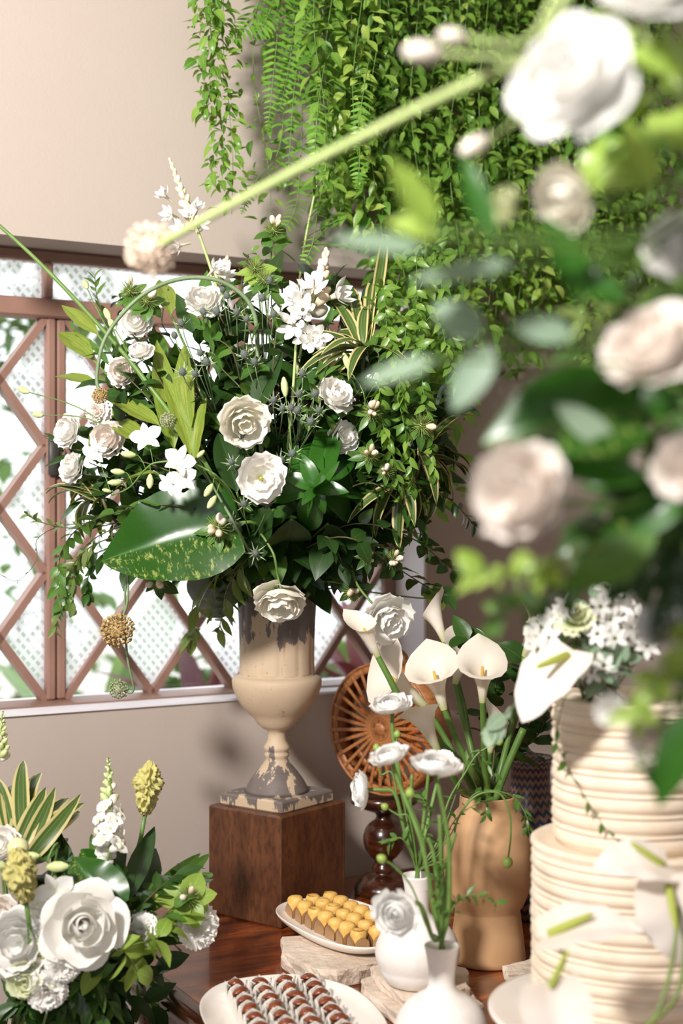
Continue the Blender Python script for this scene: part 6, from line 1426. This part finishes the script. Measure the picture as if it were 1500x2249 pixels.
def FL_(lab, root, tip, Y, up, mesh, wid, Y2=None, grp='blurred leaves of the near arrangement', name='near_leaf'):
    r = P(*root, Y); t = P(*tip, Y2 or Y); L = (t - r).length; b = FBs(); bigleaf(name, lab, 'leaf', b, r, t, V((up[0], -up[1], up[2])), mesh, L * wid, grp, .0014, M_stem, [FT + V((0, 0, .05)), P(1780, root[1] + 40, Y + .12), P(max(root[0], 1300) + 60, root[1] + 10, Y + .05)])
E = LS['euc']; LI = LS['lime']; MI = LS['mid']; RS = LS['rosette']; SM = LS['smilax']
FL_('blurred lime leaf pointing up in the middle of the vines', (950, 500), (862, 330), .95, (.3, 1, .2), LI[0], .8)
FL_('blurred lime leaf lower left of the vines', (960, 520), (850, 450), .95, (.1, 1, .6), LI[1], .9)
FL_('blurred bright green leaf left of the pale blossom', (1085, 530), (1010, 330), 1.0, (-.3, 1, .1), RS[0], 1.1)
FL_('blurred green leaf below the cream bud', (1270, 660), (1228, 440), 1.0, (.3, 1, .1), RS[1], 1.4)
FL_('blurred lime leaf right of the cream bud', (1420, 400), (1260, 350), 1.0, (.1, 1, .6), LI[2], .7)
FL_('blurred lime leaf rising at the right of the largest rose', (1420, 420), (1390, 250), 1.0, (.2, 1, .2), LI[0], .9)
FL_('blurred grey-green blade pointing left over the bouquet', (930, 545), (720, 520), .95, (.0, 1, .5), E[0], .5)
FL_('blurred grey-green blade across the vines', (1130, 580), (900, 610), .98, (.0, 1, .6), E[1], .42)
FL_('blurred grey-green leaf beside the vine curtain', (1060, 740), (955, 660), 1.0, (.2, 1, .3), E[2], 1.0)
FL_('blurred grey-green leaf pointing down left', (950, 790), (790, 840), .95, (.0, 1, .6), E[0], .6)
FL_('blurred pale green leaf below the grey-green one', (1080, 760), (990, 900), 1.0, (-.3, 1, .2), E[1], .8)
FL_('blurred pale leaf left of the wide bloom', (1260, 740), (1120, 700), 1.0, (.0, 1, .5), E[2], .7)
FL_('blurred leaf above the wide white bloom', (1370, 660), (1230, 560), 1.0, (-.2, 1, .4), RS[2], 1.2)
FL_('large blurred green leaf behind the tall blush rose', (1400, 900), (1075, 900), 1.06, (.1, 1, .5), POTHOS[1], 1.0, 1.02, name='splashed_leaf')
FL_('blurred green leaf below the large one', (1420, 1050), (1190, 1010), 1.05, (.0, 1, .4), RS[0], 1.4)
FL_('large blurred dark leaf at the right edge', (1520, 1080), (1300, 1160), 1.06, (.0, 1, .5), RS[1], 1.8)
FL_('blurred green leaf at the right edge below the white bloom', (1500, 900), (1330, 830), 1.06, (.0, 1, .4), RS[2], 1.4)
FL_('blurred pale streaked leaf beside the blush rose', (1350, 980), (1220, 880), 1.04, (.3, 1, .2), E[1], .7)
FL_('dark blurred leaf low at the right edge', (1520, 1560), (1440, 1780), 1.05, (-.3, 1, .2), RS[0], 1.6)
FL_('blurred green leaf at the top right corner', (1540, 160), (1380, 60), 1.0, (.0, 1, .4), LI[1], .9)
FL_('blurred pale leaf at the upper right edge', (1530, 330), (1440, 180), 1.0, (.2, 1, .2), LI[2], 1.0)
FL_('blurred dark leaf above the cake flowers', (1440, 1180), (1230, 1290), 1.05, (.1, 1, .4), MI[0], 1.3)
for lab, pts, ls, n, s, Y in [('blurred leafy stem behind the largest rose', [(1500, 260), (1400, 230), (1330, 330)], 'lime', 14, .04, 1.15), ('blurred green stem under the right bloom', [(1560, 620), (1450, 600), (1320, 560)], 'mid', 18, .045, 1.15), ('blurred dark stem between the right blooms', [(1560, 960), (1450, 900), (1300, 780)], 'dark', 22, .05, 1.16), ('blurred green stem right of the big leaf', [(1560, 1000), (1450, 1050), (1350, 1080)], 'dark', 22, .05, 1.16), ('blurred mid green stem below the wide bloom', [(1560, 850), (1400, 880), (1250, 960)], 'mid', 20, .05, 1.15), ('blurred olive stem above the wide bloom', [(1560, 640), (1440, 690), (1280, 700)], 'olive', 20, .042, 1.14), ('blurred lime leaved stem below the blush rose', [(1330, 1210), (1180, 1250), (1050, 1260)], 'lime', 18, .032, 1.05), ('blurred lime leaved stem over the calla lilies', [(1350, 1250), (1200, 1310), (1090, 1350)], 'mid', 18, .03, 1.08), ('blurred dark leaved stem above the cake flowers', [(1420, 1200), (1280, 1270), (1190, 1320)], 'dark', 18, .034, 1.08), ('blurred lime leaved stem low at the right', [(1520, 1400), (1450, 1480), (1400, 1570)], 'lime', 18, .03, 1.08), ('blurred green stem at the lower right edge', [(1540, 1420), (1470, 1560), (1420, 1660)], 'mid', 18, .032, 1.1), ('blurred dark stem filling the right edge', [(1540, 1120), (1460, 1190), (1400, 1260)], 'deep', 22, .045, 1.1), ('blurred dark stem at the right edge above the cake', [(1560, 1180), (1500, 1260), (1470, 1330)], 'deep', 20, .045, 1.12), ('blurred green stem behind the wide bloom', [(1540, 700), (1440, 640), (1330, 620)], 'mid', 18, .042, 1.12), ('blurred green stem between bloom and big leaf', [(1540, 880), (1440, 960), (1330, 1000)], 'mid', 18, .045, 1.12), ('blurred green stem at the upper right behind the roses', [(1560, 330), (1450, 330), (1360, 300)], 'mid', 16, .036, 1.12), ('blurred lime stem beside the top right corner', [(1540, 120), (1440, 170), (1370, 100)], 'lime', 12, .036, 1.1), ('blurred dark stem behind the tall blush rose', [(1480, 1100), (1380, 1120), (1290, 1180)], 'dark', 20, .045, 1.12)]:
    b = FBs(); leafy('leafy_stem', lab, 'foliage', [b, FT + V((0, 0, .05)), P(1780, pts[0][1] + 30, Y + .1)] + [P(x, y, Y) for x, y in pts], ls, n, s, 'blurred leafy stems of the near arrangement', 1., .0018, M_stem, .45, .8, 'spiral')
